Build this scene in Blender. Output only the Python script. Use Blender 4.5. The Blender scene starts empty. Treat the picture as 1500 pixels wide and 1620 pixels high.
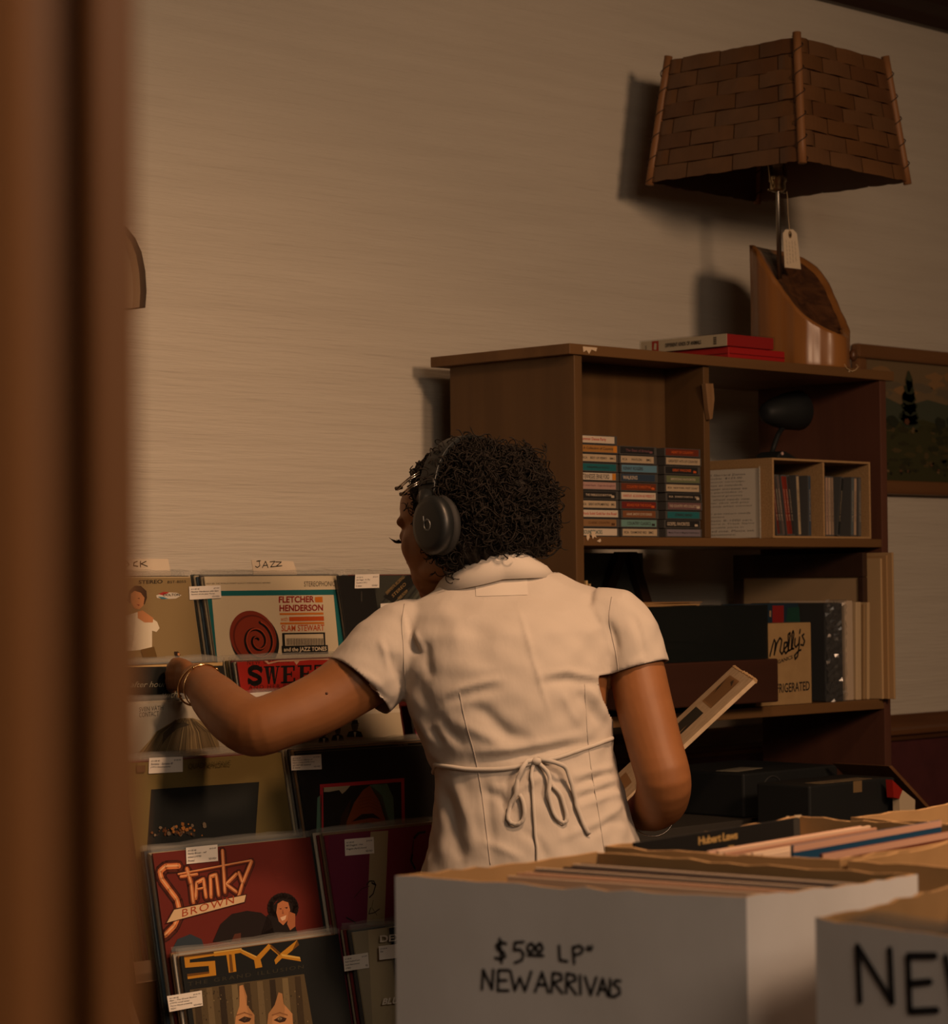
import bpy, math, random
import numpy as np
from mathutils import Matrix, Vector
S = bpy.context.scene
COL = S.collection
PI = math.pi
# ------------------------------------------------------------------ camera
F = 4000.0                                     # focal length in pixels of the 1500 x 1620 frame
CAM = np.array([0, 0, 1.22])
_p = math.atan(115 / 4000.); _r = math.radians(.6); _s = math.sqrt(.5)
r0 = np.array([_s, -_s, 0]); u0 = np.array([0, 0, 1.]); f0 = np.array([_s, _s, 0])
FW = math.cos(_p) * f0 + math.sin(_p) * u0; _u = -math.sin(_p) * f0 + math.cos(_p) * u0
RT = math.cos(_r) * r0 - math.sin(_r) * _u; UP = math.sin(_r) * r0 + math.cos(_r) * _u
def ray(x, y): return FW + RT * (x - 750) / F - UP * (y - 810) / F
def at(x, y, d):                               # point seen at pixel x,y, d metres deep
    return CAM + ray(x, y) * d
def on(x, y, ax, v):                           # point seen at x,y on the world plane ax = v
    q = ray(x, y); i = 'XYZ'.index(ax); return CAM + q * (v - CAM[i]) / q[i]
def proj(P):
    d = np.asarray(P) - CAM; z = d @ FW
    return np.stack([750 + F * (d @ RT) / z, 810 - F * (d @ UP) / z, z], -1)
cd = bpy.data.cameras.new('camera'); cam = bpy.data.objects.new('camera', cd); COL.objects.link(cam)
cd.sensor_fit = 'HORIZONTAL'; cd.sensor_width = 36; cd.lens = 36 * F / 1500; cd.clip_start = .02
cam.matrix_world = Matrix(((RT[0], UP[0], -FW[0], CAM[0]), (RT[1], UP[1], -FW[1], CAM[1]),
                           (RT[2], UP[2], -FW[2], CAM[2]), (0, 0, 0, 1)))
cd.dof.use_dof = True; cd.dof.focus_distance = 4.0; cd.dof.aperture_fstop = 10
S.camera = cam
# ------------------------------------------------------------------ world, lamps, exposure
W = bpy.data.worlds.new('world'); S.world = W; W.use_nodes = True
W.node_tree.nodes['Background'].inputs[0].default_value = (.5, .55, .5, 1)
W.node_tree.nodes['Background'].inputs[1].default_value = .02
S.view_settings.view_transform = 'Standard'; S.view_settings.look = 'None'
S.view_settings.exposure = 0.0; S.view_settings.gamma = 1.0; S.view_settings.use_curve_mapping = False
try:
    S.cycles.transparent_max_bounces = 24; S.cycles.max_bounces = 8; S.cycles.sample_clamp_indirect = 4
except Exception: pass
def spot(name, loc, target, power, color, size, blend, rad):
    l = bpy.data.lights.new(name, 'SPOT'); o = bpy.data.objects.new(name, l); COL.objects.link(o)
    l.energy = power; l.color = color; l.spot_size = math.radians(size); l.spot_blend = blend; l.shadow_soft_size = rad
    o.location = loc; o.rotation_euler = (Vector(target) - Vector(loc)).to_track_quat('-Z', 'Y').to_euler()
    return o
def area(name, loc, target, power, color, sx, sy):
    l = bpy.data.lights.new(name, 'AREA'); o = bpy.data.objects.new(name, l); COL.objects.link(o)
    l.energy = power; l.color = color; l.shape = 'RECTANGLE'; l.size = sx; l.size_y = sy
    o.location = loc; o.rotation_euler = (Vector(target) - Vector(loc)).to_track_quat('-Z', 'Y').to_euler()
    return o
KEY = spot('ceiling_downlight', (2.5, 1.5, 2.68), (2.2, 2.9, .35), 130, (1, .57, .31), 110, 1.0, .12)
SEC = spot('track_spot_lamp', (2.6, -.5, 2.5), (3.6, 2.7, .85), 232, (1, .62, .37), 92, 1.0, .30)
FILL = area('unseen_fill_light', (.6, -1.1, 2.66), (1.8, 1.8, .7), 43, (1, .76, .55), 1.6, 1.5)  # unseen area light behind the camera, added to lift the shadows
# ------------------------------------------------------------------ materials
def srgb(r, g, b):
    f = lambda c: (c / 255) / 12.92 if c <= 10 else ((c / 255 + .055) / 1.055) ** 2.4
    return (f(r), f(g), f(b))
_mats = {}
def pm(name, col, rough=.6, metal=0, col2=None, scale=(8, 8, 8), detail=4, bump=0, bscale=None, bdist=.002,
       spec=.35, ramp=(.35, .65), alpha=None, trans=0, dist=0, coat=0, sheen=0, sss=0):
    if name in _mats: return _mats[name]
    m = bpy.data.materials.new(name); m.use_nodes = True; nt = m.node_tree; N = nt.nodes; L = nt.links
    b = N['Principled BSDF']; b.inputs['Base Color'].default_value = (*col, 1); b.inputs['Roughness'].default_value = rough
    b.inputs['Metallic'].default_value = metal; b.inputs['Specular IOR Level'].default_value = spec
    if coat: b.inputs['Coat Weight'].default_value = coat; b.inputs['Coat Roughness'].default_value = .15
    if sheen: b.inputs['Sheen Weight'].default_value = sheen
    if sss: b.inputs['Subsurface Weight'].default_value = sss; b.inputs['Subsurface Radius'].default_value = (.01, .004, .002); b.inputs['Subsurface Scale'].default_value = .5
    if trans: b.inputs['Transmission Weight'].default_value = trans
    tc = None
    def noise(sc, det):
        nonlocal tc
        if tc is None: tc = N.new('ShaderNodeTexCoord')
        mp = N.new('ShaderNodeMapping'); mp.inputs['Scale'].default_value = sc; L.new(tc.outputs['Object'], mp.inputs[0])
        n = N.new('ShaderNodeTexNoise'); n.inputs['Scale'].default_value = 1; n.inputs['Detail'].default_value = det
        n.inputs['Distortion'].default_value = dist
        L.new(mp.outputs[0], n.inputs['Vector']); return n
    if col2:
        n = noise(scale, detail); r = N.new('ShaderNodeValToRGB')
        r.color_ramp.elements[0].position = ramp[0]; r.color_ramp.elements[1].position = ramp[1]
        r.color_ramp.elements[0].color = (*col, 1); r.color_ramp.elements[1].color = (*col2, 1)
        L.new(n.outputs[0], r.inputs[0]); L.new(r.outputs[0], b.inputs['Base Color'])
    if bump:
        n2 = noise(bscale or scale, 5); bp = N.new('ShaderNodeBump'); bp.inputs['Strength'].default_value = bump
        bp.inputs['Distance'].default_value = bdist; L.new(n2.outputs[0], bp.inputs['Height']); L.new(bp.outputs[0], b.inputs['Normal'])
    if alpha is not None:                       # clear film: mostly see-through with a glossy skin
        tr = N.new('ShaderNodeBsdfTransparent'); tr.inputs[0].default_value = (.97, .97, .96, 1)
        mx = N.new('ShaderNodeMixShader'); mx.inputs[0].default_value = alpha
        L.new(tr.outputs[0], mx.inputs[1]); L.new(b.outputs[0], mx.inputs[2]); L.new(mx.outputs[0], N['Material Output'].inputs[0])
    _mats[name] = m; return m
def flat(r, g, b, rough=.55):                   # a printed ink, named by its own colour
    return pm('ink_%02x%02x%02x' % (r, g, b), srgb(r, g, b), rough, spec=.25)
def wood(name, c1, c2, axis='Z', fine=1.0, rough=.5, bump=.15, spec=.3):
    st = {'X': (2, 40, 40), 'Y': (40, 2, 40), 'Z': (40, 40, 2)}[axis]
    return pm(name, c1, rough, col2=c2, scale=tuple(s * fine for s in st), detail=6, bump=bump,
              bscale=tuple(s * fine * 2 for s in st), bdist=.001, ramp=(.3, .7), spec=spec, dist=.4)
# ------------------------------------------------------------------ mesh building
class MB:
    def __init__(s): s.v = []; s.f = []; s.mi = []; s.mats = []
    def m(s, mat):
        if mat not in s.mats: s.mats.append(mat)
        return s.mats.index(mat)
    def add(s, vs, fs, mat, M=None):
        o = len(s.v)
        for p in vs:
            p = Vector((float(p[0]), float(p[1]), float(p[2])))
            s.v.append(tuple(M @ p) if M is not None else tuple(p))
        k = s.m(mat)
        for f in fs: s.f.append([i + o for i in f]); s.mi.append(k)
        return s
    def box(s, a, b, mat, M=None):
        (x0, y0, z0), (x1, y1, z1) = a, b
        vs = [(x0, y0, z0), (x1, y0, z0), (x1, y1, z0), (x0, y1, z0), (x0, y0, z1), (x1, y0, z1), (x1, y1, z1), (x0, y1, z1)]
        return s.add(vs, [(0, 3, 2, 1), (4, 5, 6, 7), (0, 1, 5, 4), (1, 2, 6, 5), (2, 3, 7, 6), (3, 0, 4, 7)], mat, M)
    def hexa(s, b4, t4, mat, M=None):          # bottom quad, top quad (counter-clockwise from above)
        return s.add(list(b4) + list(t4), [(0, 3, 2, 1), (4, 5, 6, 7), (0, 1, 5, 4), (1, 2, 6, 5), (2, 3, 7, 6), (3, 0, 4, 7)], mat, M)
    def prism(s, poly, h0, h1, mat, axis='Z', M=None):
        n = len(poly)
        def p(q, h):
            return {'Z': (q[0], q[1], h), 'Y': (q[0], h, q[1]), 'X': (h, q[0], q[1])}[axis]
        vs = [p(q, h0) for q in poly] + [p(q, h1) for q in poly]
        fs = [list(range(n))[::-1], list(range(n, 2 * n))] + [(i, (i + 1) % n, n + (i + 1) % n, n + i) for i in range(n)]
        return s.add(vs, fs, mat, M)
    def tube(s, pts, r, mat, n=8, closed=False, M=None, sq=None):
        pts = [np.array(p, float) for p in pts]; k = len(pts)
        rr = r if hasattr(r, '__len__') else [r] * k
        vs = []; a = None
        for i in range(k):
            if closed: t = pts[(i + 1) % k] - pts[i - 1]
            else: t = pts[min(i + 1, k - 1)] - pts[max(i - 1, 0)]
            t = t / (np.linalg.norm(t) + 1e-12)
            if a is None:
                a = np.cross(t, (0, 0, 1.) if abs(t[2]) < .9 else (1., 0, 0))
            a = a - t * (a @ t); a /= np.linalg.norm(a) + 1e-12; b = np.cross(t, a)
            for j in range(n):
                w = 2 * PI * j / n
                e = sq or 1
                vs.append(pts[i] + rr[i] * (math.cos(w) * a + e * math.sin(w) * b))
        fs = []
        for i in range(k if closed else k - 1):
            i2 = (i + 1) % k
            for j in range(n): fs.append((i * n + j, i * n + (j + 1) % n, i2 * n + (j + 1) % n, i2 * n + j))
        if not closed: fs += [list(range(n))[::-1], list(range((k - 1) * n, k * n))]
        return s.add(vs, fs, mat, M)
    def lathe(s, prof, mat, n=24, M=None):      # (r, z) profile about local Z
        vs = []; fs = []
        for r, z in prof:
            for j in range(n): vs.append((r * math.cos(2 * PI * j / n), r * math.sin(2 * PI * j / n), z))
        for i in range(len(prof) - 1):
            for j in range(n): fs.append((i * n + j, i * n + (j + 1) % n, (i + 1) * n + (j + 1) % n, (i + 1) * n + j))
        fs += [list(range(n))[::-1], list(range((len(prof) - 1) * n, len(prof) * n))]
        return s.add(vs, fs, mat, M)
    def ball(s, c, r, mat, n=14, M=None):
        rx, ry, rz = r if hasattr(r, '__len__') else (r, r, r); vs = [(c[0], c[1], c[2] - rz)]; k = n // 2
        for i in range(1, k):
            t = PI * i / k
            for j in range(n): vs.append((c[0] + rx * math.sin(t) * math.cos(2 * PI * j / n), c[1] + ry * math.sin(t) * math.sin(2 * PI * j / n), c[2] - rz * math.cos(t)))
        vs.append((c[0], c[1], c[2] + rz)); fs = []
        for j in range(n): fs.append((0, 1 + (j + 1) % n, 1 + j)); fs.append((len(vs) - 1, len(vs) - 1 - n + j, len(vs) - 1 - n + (j + 1) % n))
        for i in range(k - 2):
            for j in range(n): fs.append((1 + i * n + j, 1 + i * n + (j + 1) % n, 1 + (i + 1) * n + (j + 1) % n, 1 + (i + 1) * n + j))
        return s.add(vs, fs, mat, M)
    def build(s, name, parent=None, loc=None, rot=None, smooth=False, bevel=0, sharp=None):
        me = bpy.data.meshes.new(name); me.from_pydata(s.v, [], s.f)
        for m in s.mats: me.materials.append(m)
        me.polygons.foreach_set('material_index', s.mi)
        me.update()
        if smooth: me.polygons.foreach_set('use_smooth', [True] * len(me.polygons))
        o = bpy.data.objects.new(name, me); COL.objects.link(o)
        if parent is not None: o.parent = parent
        if loc is not None: o.location = [float(c) for c in loc]
        if rot is not None: o.rotation_euler = rot
        if bevel:
            b = o.modifiers.new('bevel', 'BEVEL'); b.width = bevel; b.segments = 2; b.limit_method = 'ANGLE'
        return o
def tag(o, label, cat, group=None, kind=None):
    o['label'] = label; o['category'] = cat
    if group: o['group'] = group
    if kind: o['kind'] = kind
    return o
def struct(o): o['kind'] = 'structure'; return o
def thing(name, label, cat, loc=(0, 0, 0), rot=(0, 0, 0), group=None):
    o = bpy.data.objects.new(name, None); COL.objects.link(o); o.location = [float(c) for c in loc]; o.rotation_euler = rot
    o.empty_display_size = .05
    return tag(o, label, cat, group)
def mat4(loc=(0, 0, 0), rot=(0, 0, 0)):
    from mathutils import Euler
    return Matrix.Translation([float(c) for c in loc]) @ Euler(rot).to_matrix().to_4x4()
_glyph = {}
def text_mesh(t, bold=0, shear=0, space=1):     # unit text outline, normalised to its bounding box
    k = (t, bold, shear, space)
    if k not in _glyph:
        cu = bpy.data.curves.new('lettering', 'FONT'); cu.body = t; cu.size = 1; cu.offset = bold; cu.shear = shear
        cu.space_character = space; cu.resolution_u = 3; cu.fill_mode = 'FRONT'
        ob = bpy.data.objects.new('lettering', cu); me = bpy.data.meshes.new_from_object(ob)
        vs = np.array([v.co[:] for v in me.vertices]).reshape(-1, 3); fs = [list(p.vertices) for p in me.polygons]
        if len(vs):
            lo = vs.min(0); hi = vs.max(0); vs = (vs - lo) / np.maximum(hi - lo, 1e-6)
        bpy.data.objects.remove(ob); bpy.data.curves.remove(cu); bpy.data.meshes.remove(me)
        _glyph[k] = (vs, fs)
    return _glyph[k]
class Face:                                     # a flat face of a thing: local plane y = y0, ink laid on it in thin layers
    def __init__(s, M, y0, mb, step=.00025):
        s.M = M; s.I = M.inverted(); s.y0 = y0; s.mb = mb; s.step = step; s.k = 1; s.clip = None
    def uv(s, px, py):
        o = s.I @ Vector(CAM.tolist()); d = s.I.to_3x3() @ Vector(ray(px, py).tolist()); t = (s.y0 - o.y) / d.y
        p = o + d * t; return np.array([p.x, p.z])
    def P(s, a): return (a[0], s.y0 - s.step * s.k, a[1])
    def up(s, n=1): s.k += n; return s
    def polyuv(s, pts, mat):
        if s.clip:
            x0_, z0_, x1_, z1_ = s.clip
            for ax, lim, sg in ((0, x0_, 1), (0, x1_, -1), (1, z0_, 1), (1, z1_, -1)):
                out = []
                for i in range(len(pts)):
                    p, q = np.array(pts[i], float), np.array(pts[(i + 1) % len(pts)], float); dp, dq = (p[ax] - lim) * sg, (q[ax] - lim) * sg
                    if dp >= 0: out.append(p)
                    if dp * dq < 0: out.append(p + (q - p) * dp / (dp - dq))
                pts = out
                if len(pts) < 3: return s
        a = 0
        for i in range(len(pts)): x0, z0 = pts[i]; x1, z1 = pts[(i + 1) % len(pts)]; a += x0 * z1 - x1 * z0
        if a < 0: pts = list(pts)[::-1]
        s.mb.add([s.P(p) for p in pts], [list(range(len(pts)))], mat); return s
    def poly(s, pts, mat): return s.polyuv([s.uv(*p) for p in pts], mat)
    def strokeuv(s, pts, w, mat, closed=False):
        pts = [np.array(p, float) for p in pts]
        if closed: pts = pts + [pts[0]]
        for p, q in zip(pts[:-1], pts[1:]):
            d = q - p; l = np.linalg.norm(d)
            if l < 1e-7: continue
            n = np.array([-d[1], d[0]]) / l * w / 2
            s.polyuv([p + n, p - n, q - n, q + n], mat)
        for p in pts:
            s.polyuv([p + w / 2 * np.array([math.cos(t), math.sin(t)]) for t in np.arange(6) * PI / 3], mat)
        return s
    def stroke(s, pts, w, mat, closed=False): return s.strokeuv([s.uv(*p) for p in pts], w, mat, closed)
    def textuv(s, t, A, B, C, mat, **k):        # A bottom left, B bottom right, C top left
        vs, fs = text_mesh(t, **k); A, B, C = map(np.array, (A, B, C))
        s.mb.add([s.P(A + v[0] * (B - A) + v[1] * (C - A)) for v in vs], fs, mat); return s
    def text(s, t, bl, br, h, mat, **k):        # bottom left / bottom right pixel, height in pixels
        return s.textuv(t, s.uv(*bl), s.uv(*br), s.uv(bl[0], bl[1] - h), mat, **k)
def wavy(n, amp, seed):
    R = random.Random(seed); return [R.uniform(-amp, amp) for _ in range(n)]
# ================================================================== the room
YW = 3.60
WALLP = pm('wallpaper_grasscloth', (.565, .515, .435), .85, col2=(.61, .56, .475), scale=(2, 2, 40), bump=.6, bscale=(9, 9, 170), bdist=.005, spec=.12, ramp=(.3, .7))
PAINT = pm('plain_wall_paint', (.42, .36, .29), .8, bump=.1, bscale=(60, 60, 60))
DADO = pm('oxblood_wall_paint', (.085, .022, .024), .6, col2=(.07, .018, .02), scale=(20, 20, 20), bump=.1, bscale=(80, 80, 80))
TRIMW = wood('walnut_trim_wood', (.16, .068, .027), (.095, .04, .017), 'X', .8, .35)
CROWN = wood('dark_crown_wood', (.045, .024, .016), (.03, .016, .011), 'X', .8, .4)
b = MB(); b.box((-2, YW, .0), (7.2, YW + .12, 2.75), WALLP); struct(b.build('wall_back'))
b = MB(); b.box((-2, YW - .006, 0), (7.2, YW, .84), DADO); struct(b.build('wall_back_dado'))
prof = [(YW, .836), (YW - .016, .836), (YW - .020, .845), (YW - .034, .851), (YW - .034, .862), (YW - .024, .868), (YW - .016, .878), (YW - .012, .890), (YW - .012, .897), (YW, .897)]
b = MB(); b.prism(prof, -2, 7.2, TRIMW, 'X'); struct(b.build('trim_1', smooth=False))
prof = [(YW, 2.585), (YW - .02, 2.585), (YW - .03, 2.61), (YW - .06, 2.63), (YW - .08, 2.68), (YW - .10, 2.70), (YW - .10, 2.72), (YW, 2.72)]
b = MB(); b.prism(prof, -2, 7.2, CROWN, 'X'); struct(b.build('trim_2'))
b = MB(); b.prism([(YW - .006, 0), (YW - .022, 0), (YW - .022, .11), (YW - .016, .13), (YW - .006, .13)], -2, 7.2, TRIMW, 'X'); struct(b.build('baseboard_back'))
b = MB(); b.box((-2, -2, -.08), (7.2, YW, 0), wood('floor_boards', (.11, .055, .028), (.06, .03, .016), 'X', .5, .4)); struct(b.build('floor'))
b = MB(); b.box((-2, -2, 2.72), (7.2, YW + .12, 2.80), pm('ceiling_paint', (.30, .26, .21), .9, bump=.1)); struct(b.build('ceiling'))
b = MB(); b.box((7.08, -2, 0), (7.2, YW, 2.72), PAINT); struct(b.build('wall_right'))
b = MB(); b.box((-2, -2.12, 0), (7.2, -2, 2.72), PAINT); struct(b.build('wall_front'))
b = MB(); b.box((-2.12, -2, 0), (-2, YW, 2.72), PAINT); struct(b.build('wall_left'))
# the doorway's wooden casing close to the lens
CASE = wood('orange_door_wood', (.30, .125, .042), (.24, .095, .030), 'Z', .35, .45, .05)
def cp(xc, dep): return tuple((r0 * xc + f0 * dep)[:2])
d0 = .66
prof = [cp(-.0905, d0), cp(-.0905, d0 + .05), cp(-.30, d0 + .06), cp(-.30, d0 + .02), cp(-.121, d0 + .02), cp(-.1190, d0 - .004), cp(-.1045, d0 + .018), cp(-.1025, d0 + .002)]
prof = [cp(-.0879, d0 + .003), cp(-.0968, d0 + .05), cp(-.32, d0 + .05), cp(-.32, d0), cp(-.1197, d0), cp(-.1185, d0 + .004), cp(-.1160, d0 + .006), cp(-.1035, d0 + .0115), cp(-.1018, d0 + .004), cp(-.1005, d0 - .0005), cp(-.0980, d0 - .001)]
b = MB(); b.prism(prof[::-1], 0, 2.72, CASE, 'Z'); struct(b.build('trim_3', bevel=.001))
# ================================================================== record rack
LEAN = math.radians(12); SL, CL = math.sin(LEAN), math.cos(LEAN)
TIER = {1: (3.35, 1.238), 2: (3.265, 1.095), 3: (3.213, 1.037), 4: (3.12, .952), 5: (3.05, .820), 6: (2.985, .672)}
COLX = {'left': 2.355, 'middle': 2.700, 'right': 3.045}
JW = .315; JT = .0035
RACKW = wood('rack_plywood', (.12, .07, .036), (.085, .05, .027), 'X', .6, .6)
rack = thing('record_rack', 'dark stepped wooden rack that holds the leaning LPs against the wall', 'rack', (2.86, 3.2, 0))
def rel(p, o): return tuple(np.array(p) - np.array(o))
RO = np.array([2.86, 3.2, 0])
for k, (yt, zt) in TIER.items():
    yb, zb = yt - JW * SL, zt - JW * CL
    b = MB(); back = {1: .05, 2: .045, 3: .034, 4: .055, 5: .034, 6: .028}[k]
    M = mat4((-.54, yb - RO[1], zb), (-LEAN, 0, 0))
    b.box((0, -.0085, -.016), (1.06, back, -.003), RACKW, M); b.build('ledge', rack)
    b = MB(); b.box((0, -.0085, -.014), (1.06, -.0065, .016), RACKW, M); b.build('lip', rack)
for x in (-.556, .524):
    b = MB(); q = [(.20, 0), (.385, 0), (.385, .95), (.17, .92)]
    q = [(-.30, 0), (.37, 0), (.37, 1.10), (.10, .94), (.01, .80), (-.04, .74), (-.13, .64), (-.20, .52), (-.26, .36), (-.30, .3)]
    b.prism(q, x, x + .014, RACKW, 'X'); b.build('side_panel', rack, bevel=.002)
b = MB(); b.box((-.54, .352, .05), (.524, .366, 1.09), RACKW); b.build('back_panel', rack)
# ------------------------------------------------------------------ records
FILM = pm('clear_polythene_sleeve', (.04, .04, .04), .2, spec=.5, alpha=.10, bump=.35, bscale=(26, 26, 60), bdist=.004)
FILMT = pm('crinkled_sleeve_edge', (.40, .39, .36), .2, spec=.6, alpha=.22, bump=.7, bscale=(60, 60, 160), bdist=.004)
STK = pm('white_sticker_paper', (.74, .70, .64), .7)
BIRO = flat(38, 34, 44); BIROR = flat(96, 40, 38)
CARDE = [srgb(*c) for c in [(205, 190, 160), (190, 175, 145), (60, 55, 55), (120, 40, 40), (70, 90, 105), (200, 196, 185), (110, 95, 60), (160, 120, 80), (40, 60, 55), (215, 205, 185)]]
class Record:
    def __init__(s, col, tier, label, base, dx=0, dy=0, dz=0, top=None, H=JW, lean=LEAN, name='vinyl_record', sleeve=True, rz=0, group=None, xyz=None, cat='record', wid=JW):
        if xyz is None:
            yt, zt = TIER[tier]; loc = (COLX[col] + dx, yt - JW * math.sin(lean) + dy, zt - JW * math.cos(lean) + dz)
        else: loc = xyz
        rot = (-lean, 0, rz)
        s.e = thing(name, label, cat, loc, rot, group); s.M = mat4(loc, rot); s.w = wid
        b = MB(); b.box((0, -JT, 0), (wid, 0, H), base); s.j = b.build('jacket', s.e, bevel=.0006)
        s.mb = MB(); s.F = Face(s.M, -JT, s.mb); s.F.clip = (0, 0, wid, H); s.H = H; s.sl = sleeve
    def sticker(s, px, lines, hsz=None):         # px = four corners: tl, tr, br, bl
        b = MB(); f = Face(s.M, -JT - .0018, b); f.poly(px, STK); o = b.build('price_sticker', s.e); o['label'] = 'white handwritten price sticker'
        b = MB(); g = Face(s.M, -JT - .0021, b); tl, tr, br, bl = [g.uv(*p) for p in px]
        L = lambda u, v: tl + (tr - tl) * u + (bl - tl) * v
        n = len(lines)
        for i, t in enumerate(lines):
            if not t: continue
            v = .10 + .84 * (i + 1) / n - .05; h = .62 * .84 / n
            parts = t.split('|')
            for j, q in enumerate(parts):
                q = q.strip()
                if not q: continue
                wd = min(.9, .030 * len(q) + .03)
                u = .05 if j == 0 else .95 - wd
                mat = BIRO
                g.textuv(q, L(u, v), L(u + wd, v), L(u, v - h * (.75 if i == 0 else 1)), mat, shear=.25, bold=.012)
        b.build('handwriting', o)
    def done(s):
        if s.mb.f: s.mb.build('cover_print', s.e)
        if s.sl:
            b = MB(); R = random.Random(sum(ord(ch) for ch in s.e['label'])); n = 14; h = s.H; w = s.w
            zs = [-.001, h * .3, h * .6, h * .85, h + .001, h + .010]
            vs = []; fs = []
            for i, z in enumerate(zs):
                for k in range(n + 1):
                    x = -.003 + (w + .006) * k / n
                    vs.append((x, -JT - .0008 - (R.uniform(0, .0005) if 0 < i < 4 else 0) + (.0006 if i == 5 else 0), z + (R.uniform(-.0015, .0015) if i == 5 else 0)))
            N1 = n + 1
            for i in range(4):
                for k in range(n): fs.append((i * N1 + k, i * N1 + k + 1, (i + 1) * N1 + k + 1, (i + 1) * N1 + k))
            b.add(vs, fs, FILM)
            t = 4 * N1; vs2 = vs[t:t + 2 * N1]; b.add(vs2, [(k, k + 1, N1 + k + 1, N1 + k) for k in range(n)], FILMT)
            b.add([(x, .0008, z) for x, y, z in vs2[N1:]] + vs2[N1:], [(k, k + 1, N1 + k + 1, N1 + k) for k in range(n)], FILMT)
            b.add([(-.003, -JT - .001, 0), (-.003, .0008, 0), (-.003, .0008, h + .006), (-.003, -JT - .001, h + .006)], [(0, 1, 2, 3)], FILMT)
            o = b.build('plastic_sleeve', s.e, smooth=True); o['label'] = 'clear crinkled plastic sleeve'
def backing(col, tier, n, seed, first=.0064, step=.0055):
    R = random.Random(seed)
    where = {1: 'top', 2: 'second', 3: 'third', 4: 'fourth', 5: 'fifth', 6: 'lowest'}[tier]
    for i in range(n):
        c = R.choice(CARDE); dz = R.uniform(-.0015, .004)
        m = pm('card_edge_%d' % CARDE.index(c), c, .7)
        r = Record(col, tier, 'LP filed edge-on behind the front record, %s column, %s row from top' % (col, where), m,
                   dx=R.uniform(-.003, .003), dy=(first + step * i) / CL + dz * SL / CL, dz=dz, sleeve=(i % 2 == 0), group='LPs filed behind the %s column front records of row %d' % (col, tier))
        r.done()
CREAM = flat(214, 200, 172); BLK = flat(24, 24, 24); WHT = flat(222, 214, 200)
# ---- left column, top: olive stereo cover
r = Record('left', 1, 'khaki LP with a dark-haired figure in white and small oval logo', flat(150, 128, 88)); f = r.F
K = flat(52, 44, 34)
f.poly([(-60, 908), (306, 908), (306, 914), (-60, 915)], flat(196, 176, 140)); f.up()
f.text('STEREO', (219, 924), (257, 923), 6, K, bold=.02); f.text('BST-8055', (265, 923), (294, 922), 4, K)
f.poly([(247, 942), (262, 937), (280, 938), (287, 942), (278, 947), (262, 948), (248, 946)], WHT); f.up()
f.poly([(250, 940), (258, 936.5), (268, 937), (258, 942)], flat(178, 52, 44)); f.poly([(249, 944), (258, 944.5), (266, 947.5), (256, 948)], flat(70, 130, 150)); f.up()
f.text('DOLTON', (258, 943.4), (284, 943.0), 4, K, bold=.02)
SK = flat(188, 128, 84); HAIR = flat(44, 28, 20); SH = flat(216, 206, 184)
f.poly([(204, 935), (212, 927), (222, 927), (231, 935), (232, 946), (228, 957), (222, 950), (212, 940), (205, 955), (200, 950)], HAIR)
f.poly([(176, 985), (206, 972), (219, 968), (238, 977), (248, 984), (252, 994), (247, 1000), (240, 998), (240, 1024), (226, 1028), (205, 1030), (180, 1030)], SH); f.up()
f.poly([(206, 940), (212, 935), (222, 938), (228, 946), (226, 958), (220, 964), (212, 963), (206, 952)], SK)
f.poly([(217, 968), (225, 966), (242, 978), (241, 985), (228, 985), (217, 978)], SK)
f.poly([(222, 1028), (243, 1023), (248, 1040), (226, 1042)], flat(98, 74, 34)); f.up()
f.poly([(215, 956), (221, 957), (218, 959)], flat(130, 50, 40)); f.poly([(216, 947), (220, 946), (220, 948)], K)
f.poly([(275, 1031), (281, 1031), (285, 1036), (281, 1041), (277, 1040)], HAIR); f.up()
f.poly([(280, 1033), (284, 1034), (283, 1038), (280, 1037)], SK)
r.done()
backing('left', 1, 5, 1)
# ---- middle, top: cream cover with teal frame and a scroll
r = Record('middle', 1, 'cream LP with teal frame, red-brown scroll and stacked red lettering', CREAM); f = r.F
TEAL = flat(22, 104, 108); RED = flat(150, 32, 26); ORG = flat(206, 118, 34); ORR = flat(196, 84, 26)
f.text('STEREOPHONIC', (481, 928), (530, 927.4), 8, K, space=1.0); f.text("SDLP 285  THE WORLD'S FINEST QUALITY STEREOPHONIC RECORD", (326, 925), (428, 923.5), 2.6, K)
f.poly([(325, 935), (540, 932.5), (540, 941), (325, 943)], TEAL); f.poly([(325, 935), (334, 935), (346, 1070), (337, 1070)], TEAL); f.poly([(527, 933), (536, 933), (549, 1070), (540, 1070)], TEAL); f.up()
f.text('FLETCHER', (441, 954), (497, 953), 10.5, RED, bold=.03); f.poly([(498, 944.5), (510, 944), (510.5, 953), (498.5, 953)], ORG)
f.text('HENDERSON', (442, 967.5), (511, 966.5), 10.5, RED, bold=.03)
f.poly([(442, 970), (511.5, 969), (511.7, 972.3), (442.3, 973)], ORG); f.text('with', (444, 983), (455, 982.6), 7.5, ORG)
f.poly([(457, 976), (512, 975), (512.5, 982), (457.5, 983)], ORR); f.poly([(443, 985), (512.5, 984), (512.7, 987.3), (443.3, 988)], ORG)
f.text('SLAM STEWART', (445, 999), (513, 998), 10, ORR, bold=.015)
f.poly([(446, 1001.5), (514, 1000.5), (515, 1026), (447, 1027)], BLK); f.up()
f.poly([(450, 1004), (511, 1003), (512, 1021), (451, 1022)], CREAM); f.up()
for i in range(24):
    x = 453 + i * 2.45; f.poly([(x, 1010), (x + 1.3, 1010), (x + 1.3, 1021), (x, 1021)], BLK)
f.poly([(445, 1022), (518, 1020.5), (519, 1034.5), (446, 1036)], BLK); f.up()
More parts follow.
